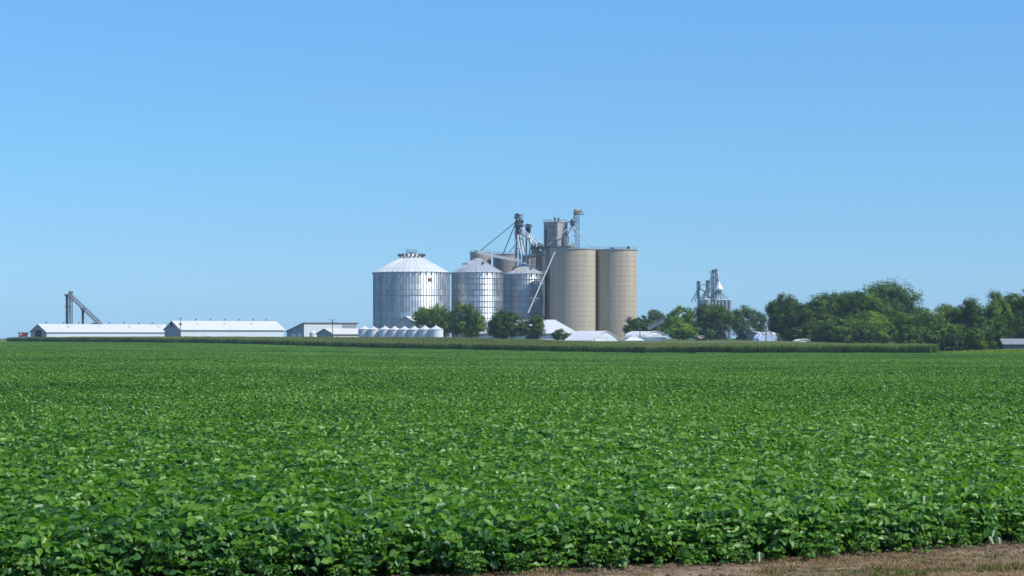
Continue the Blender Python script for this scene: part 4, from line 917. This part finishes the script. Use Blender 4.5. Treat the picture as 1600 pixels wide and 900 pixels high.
ct = thing('canopy', 'low white flat canopy with panelled skirt before the barrel roofed building', 'canopy', (xof(1024, 772), 772, G(xof(1024, 772), 772)))
YY = 770; g = G(xof(1024, YY), YY); A = [(xof(1006, YY), YY - 2, zof(526.6, YY)), (xof(1041, YY), YY - 2, zof(527.2, YY)), (xof(1038, YY), YY + 2.5, zof(525.8, YY)), (xof(1010, YY), YY + 2.5, zof(525.4, YY))]
MB().prism(A, [(x, y, z + .25) for x, y, z in A]).build('roof', M['whiteroof'], ct)
for k in range(6):
    x0 = xof(1008 + 5.1 * k, YY) + .03; x1 = xof(1008 + 5.1 * (k + 1), YY) - .03
    MB().box(((x0 + x1) / 2, YY - 1.4, (g + zof(527.2, YY)) / 2), (x1 - x0, .08, zof(527.2, YY) - g)).build('skirt_panel', M['bluewall' if k in (0, 5) else 'white'], ct)
tn = thing('tent', 'small peaked white tent in front of the barrel roofed building', 'tent', (xof(991, 768), 768, G(xof(991, 768), 768)))
YY = 768; g = G(xof(991, YY), YY); xa, xb = xof(975.5, YY), xof(1007, YY); zE = zof(532, YY); ap_ = Vector((xof(991, YY), YY, zof(523.8, YY)))
b = MB(); K = [(xa, YY - 3.6, zE), (xb, YY - 3.6, zE), (xb, YY + 3.6, zE), (xa, YY + 3.6, zE)]
for k in range(4): b.poly([K[k], K[(k + 1) % 4], ap_])
b.build('roof', M['fabric'], tn)
b = MB()
for k in range(4): b.poly([(K[k][0], K[k][1], g), (K[(k + 1) % 4][0], K[(k + 1) % 4][1], g), K[(k + 1) % 4], K[k]])
b.build('side_skirt', M['greyroof'], tn)
for x, y, z in K: MB().tube((x, y, g), (x, y, z), .07, 5).build('leg', M['steel'], tn)
# inclined conveyor among the trees
catwalk('grey inclined conveyor sticking out between the dark dome tree and the yellow green tree', P(1013, 513, 784), P(1037, 501.5, 784), 1.4, 1.1, 8, 'greysilo', .1, legs=((P(1030, 505, 784), (xof(1030, 784), 784, 1)),))
# blue tarped shed, grey house, little hoop
bt = hoop('shed under a crumpled blue and white tarp on the lawn', 1186, 700, 1177, 1219, 25, 519, 'fabric2', name='tarped_shed', cat='shed', group=None, flat=.7)
for ch in bt[0].children:
    if ch.name.startswith('cover_panel'): ch.data.materials[0] = M['fabric2']
for (u, v, s_) in ((1186, 521, .7), (1192, 520.5, .5), (1200, 522, .6), (1208, 522, .8)):
    MB().lathe(P(u, v, 699), [(.1, -.5 * s_), (1.1 * s_, -.2 * s_), (.8 * s_, .3 * s_), (.1, .6 * s_)], 10).build('tarp_bulge', M['fabric'], bt[0])
hs_ = gabled('house', 'low house with a grey blue roof between the small spruces and the grove', 'house', 1193, 800, 1200, 1158, 12, 523.3, 518.5, 'greyshade_siding', 'greyroof', 'greyshade_siding')
hoop('tiny white hoop shed standing before the grove', 1246, 700, 1238.5, 1266, 55, 529.8, 'fabric', group=None, name='hoop_shed', cat='shed', flat=.8)
gabled('shed', 'grey shed under the ragged tree at the right edge', 'shed', 1568, 600, 1622, 1562, 14, 536, 530.5, 'slate', 'slateroof', 'slate')
gabled('shed', 'small shed with a tan roof at the foot of the yellow green tree', 'shed', 1094, 800, 1104, 1086, 30, 528.5, 525.5, 'tan', 'tan', 'tan')

# ------------------------------------------------------------------ row of small white bins
GW = 'row of small white grain bins'
ordn = ['leftmost small white bin of the row', 'second small white bin from the left of the row', 'third small white bin from the left of the row', 'fourth small white bin, left of the grey gable peak', 'fifth small white bin, under the grey gable peak', 'third small white bin from the right, before the grey gable', 'second small white bin from the right, overlapped by the biggest', 'biggest small white bin at the right end of the row beside the tree']
for k, (u, rp, va, ve) in enumerate(((569, 9.4, 509.2, 514.5), (583.5, 9.6, 510.2, 515), (601.5, 9.7, 509.5, 515), (616.5, 9.5, 510, 515.2), (632, 9.7, 510, 515.2), (647.5, 9.8, 509.8, 515.2), (664, 10, 509, 515), (681.2, 11.5, 508.8, 515))):
    Y = 808 - 2.8 * k; X = xof(u, Y); g = G(X, Y) - .2; r = rp / F * Y; ze = zof(ve, Y) - g; za = zof(va, Y) - g
    root = thing('white_bin', ordn[k], 'grain bin', (X, Y, g), GW)
    nr = 6
    me = MB(); me.lathe((0, 0, 0), [(r, 0), (r, ze / nr - .05), (r - .04, ze / nr - .04), (r - .04, ze / nr)], 36, cap=False); me.sm = False; me = me.mesh('wall_ring', M['white'])
    for j in range(nr): inst('wall_ring', me, root, (0, 0, j * ze / nr))
    aa = math.pi / 16; lo = [((r + .2) * math.cos(-aa), (r + .2) * math.sin(-aa), ze), ((r + .2) * math.cos(aa), (r + .2) * math.sin(aa), ze), (.3 * math.cos(aa), .3 * math.sin(aa), za - .2), (.3 * math.cos(-aa), .3 * math.sin(-aa), za - .2)]
    pm = MB().prism(lo, [(x, y, z + .05) for x, y, z in lo]).mesh('roof_panel', M['whiteroof'])
    for j in range(16): inst('roof_panel', pm, root, rz=2 * math.pi * j / 16)
    MB().lathe((X, Y, g), [(.4, za - .2), (.4, za + .02), (.1, za + .15)], 12).build('roof_cap', M['white'], root)

# ------------------------------------------------------------------ conveyor tower at the far left
YC = 1060; g = G(xof(110, YC), YC)
cv = thing('conveyor_tower', 'dark upright legs with a long inclined conveyor behind the left barn', 'conveyor', (xof(110, YC), YC, g))
MB().box((xof(104.6, YC), YC, (g + zof(461.5, YC)) / 2), (1.1, 1.4, zof(461.5, YC) - g)).build('leg', M['dsteel'], cv)
MB().box((xof(108.5, YC), YC + 1, (g + zof(460, YC)) / 2), (.8, 1.0, zof(460, YC) - g)).build('leg', M['pipe'], cv)
MB().truss((xof(110.5, YC), YC, g), (xof(110.5, YC), YC, zof(462, YC)), 1.5, 1.5, 16, .13, Vector((0, 1, 0))).build('support_tower', M['steel'], cv)
MB().tube((xof(129.5, YC), YC, g), P(129.5, 483, YC), .5, 6, .8).build('support_leg', M['dsteel'], cv)
MB().box(P(129.5, 482.5, YC), (2.2, 1.6, 1.0)).build('support_head', M['dsteel'], cv)
MB().box(P(104.5, 461, YC), (2.4, 1.8, .8)).box(P(104.5, 479, YC), (1.9, 1.8, .5)).build('head', M['dsteel'], cv)
MB().truss(P(106.5, 458.5, YC), P(160, 509, YC), 1.3, 1.3, 30, .12).build('conveyor_truss', M['steel'], cv)
MB().tube(P(106, 460.5, YC - .8), P(157, 510, YC - .8), .42, 6).build('trough', M['dsteel'], cv)
MB().rail([P(108, 457.5, YC), P(158, 505, YC)], 1.1, .06, closed=False).box(P(110.5, 457, YC), (2.2, 1, 1.4)).build('walkway_railing', M['steel'], cv)
tree('dark bush at the foot of the inclined conveyor behind the left barn', 134, 156, 502, 1052, 'dark', 40, .0, 10, .6, 1, 'bush', 'bush')

# ------------------------------------------------------------------ red trailer, irrigation pivot, poles
YY = 960; g = G(xof(36, YY), YY); tr = thing('grain_trailer', 'red and dark grain trailer left of the first barn', 'trailer', (xof(36, YY), YY, g))
z0, z1 = zof(525.5, YY), zof(520.3, YY); x0, x1 = xof(29, YY), xof(44, YY)
MB().prism([(x0 + .7, YY - 1.2, z0), (x1 - .7, YY - 1.2, z0), (x1 - .7, YY + 1.2, z0), (x0 + .7, YY + 1.2, z0)], [(x0, YY - 1.3, z1), (x1, YY - 1.3, z1), (x1, YY + 1.3, z1), (x0, YY + 1.3, z1)]).build('hopper_body', M['red'], tr)
MB().box(((x0 + x1) / 2, YY, z1 + .12), (x1 - x0 + .1, 2.7, .22)).build('tarp', M['dsteel'], tr)
MB().box(((x0 + x1) / 2 - .9, YY - 1.36, z1 - .6), (1.0, .06, .7)).build('side_panel', M['white'], tr)
MB().box(((x0 + x1) / 2, YY, z0 - .15), (x1 - x0, 1.0, .25)).build('chassis', M['dsteel'], tr)
for dx in (-.25, .25):
    for sy in (-1, 1): MB().tube(((x0 + x1) / 2 + dx * 4, YY + sy * 1.0, g + .55), ((x0 + x1) / 2 + dx * 4, YY + sy * 1.3, g + .55), .55, 14).build('wheel', M['dark'], tr)
pv = thing('irrigation_pivot', 'thin white irrigation pipe at the far left edge', 'irrigation pivot', P(8, 523, 980))
MB().tube(P(-22, 520.5, 980), P(0, 521.5, 980), .16, 5).tube(P(0, 521.5, 980), P(19, 524, 980), .16, 5).build('pipe', M['white'], pv)
MB().truss(P(-22, 521.5, 980), P(0, 522.5, 980), .5, .6, 8, .06).tube(P(2, 521.5, 980), (xof(3, 980), 980, .5), .1, 4).tube(P(17, 524, 980), (xof(17, 980), 980, .5), .1, 4).build('truss', M['white'], pv)
def pole(label, u, vt, Y, arm=0, can=False):
    X = xof(u, Y); g = G(X, Y) - .3; zt = zof(vt, Y); root = thing('utility_pole', label, 'utility pole', (X, Y, g), 'utility poles')
    MB().tube((X, Y, g), (X, Y, zt), .20, 8, .13).build('pole', M['wood'], root)
    if arm:
        for k in range(1 if arm < 5 else 2): MB().box((X, Y - .2, zt - .25 - k * 1.0), (arm * .35 * (1 - k * .4), .15, .16)).build('crossarm', M['wood'], root)
        for s_ in (-1, 0, 1): MB().lathe((X + s_ * arm * .16, Y - .2, zt - .15), [(.07, 0), (.1, .1), (.05, .25)], 8).build('insulator', M['slab'], root)
    if can:
        for s_ in (-1, 1): MB().lathe((X + s_ * .45, Y - .1, zt - 3.6), [(.28, 0), (.33, .1), (.33, .95), (.2, 1.05)], 12).build('transformer', M['slab'], root)
pole('utility pole with transformers in front of the taller long barn', 282, 496, 955, 4, True)
pole('utility pole with a wide crossarm in front of the pale shed', 519.5, 499, 872, 8)
pole('thin pole between the little peaked tent and the barrel roofed building', 1000, 513, 766, 3)
pole('bare pole beside the blue tarped shed', 1197, 511, 698)

# ------------------------------------------------------------------ haze
hz = MB().box((0, 1700, 25.5), (6600, 4700, 70)); hm = bpy.data.materials.new('haze'); hm.use_nodes = True; t = hm.node_tree
for n in list(t.nodes):
    if n.type != 'OUTPUT_MATERIAL': t.nodes.remove(n)
vp = t.nodes.new('ShaderNodeVolumePrincipled'); vp.inputs['Color'].default_value = (.62, .80, 1, 1); vp.inputs['Density'].default_value = .00010; vp.inputs['Anisotropy'].default_value = .1
t.links.new(vp.outputs[0], t.nodes['Material Output'].inputs['Volume'])
HAZE = True
if HAZE: hz.build('haze', hm, kind='stuff')
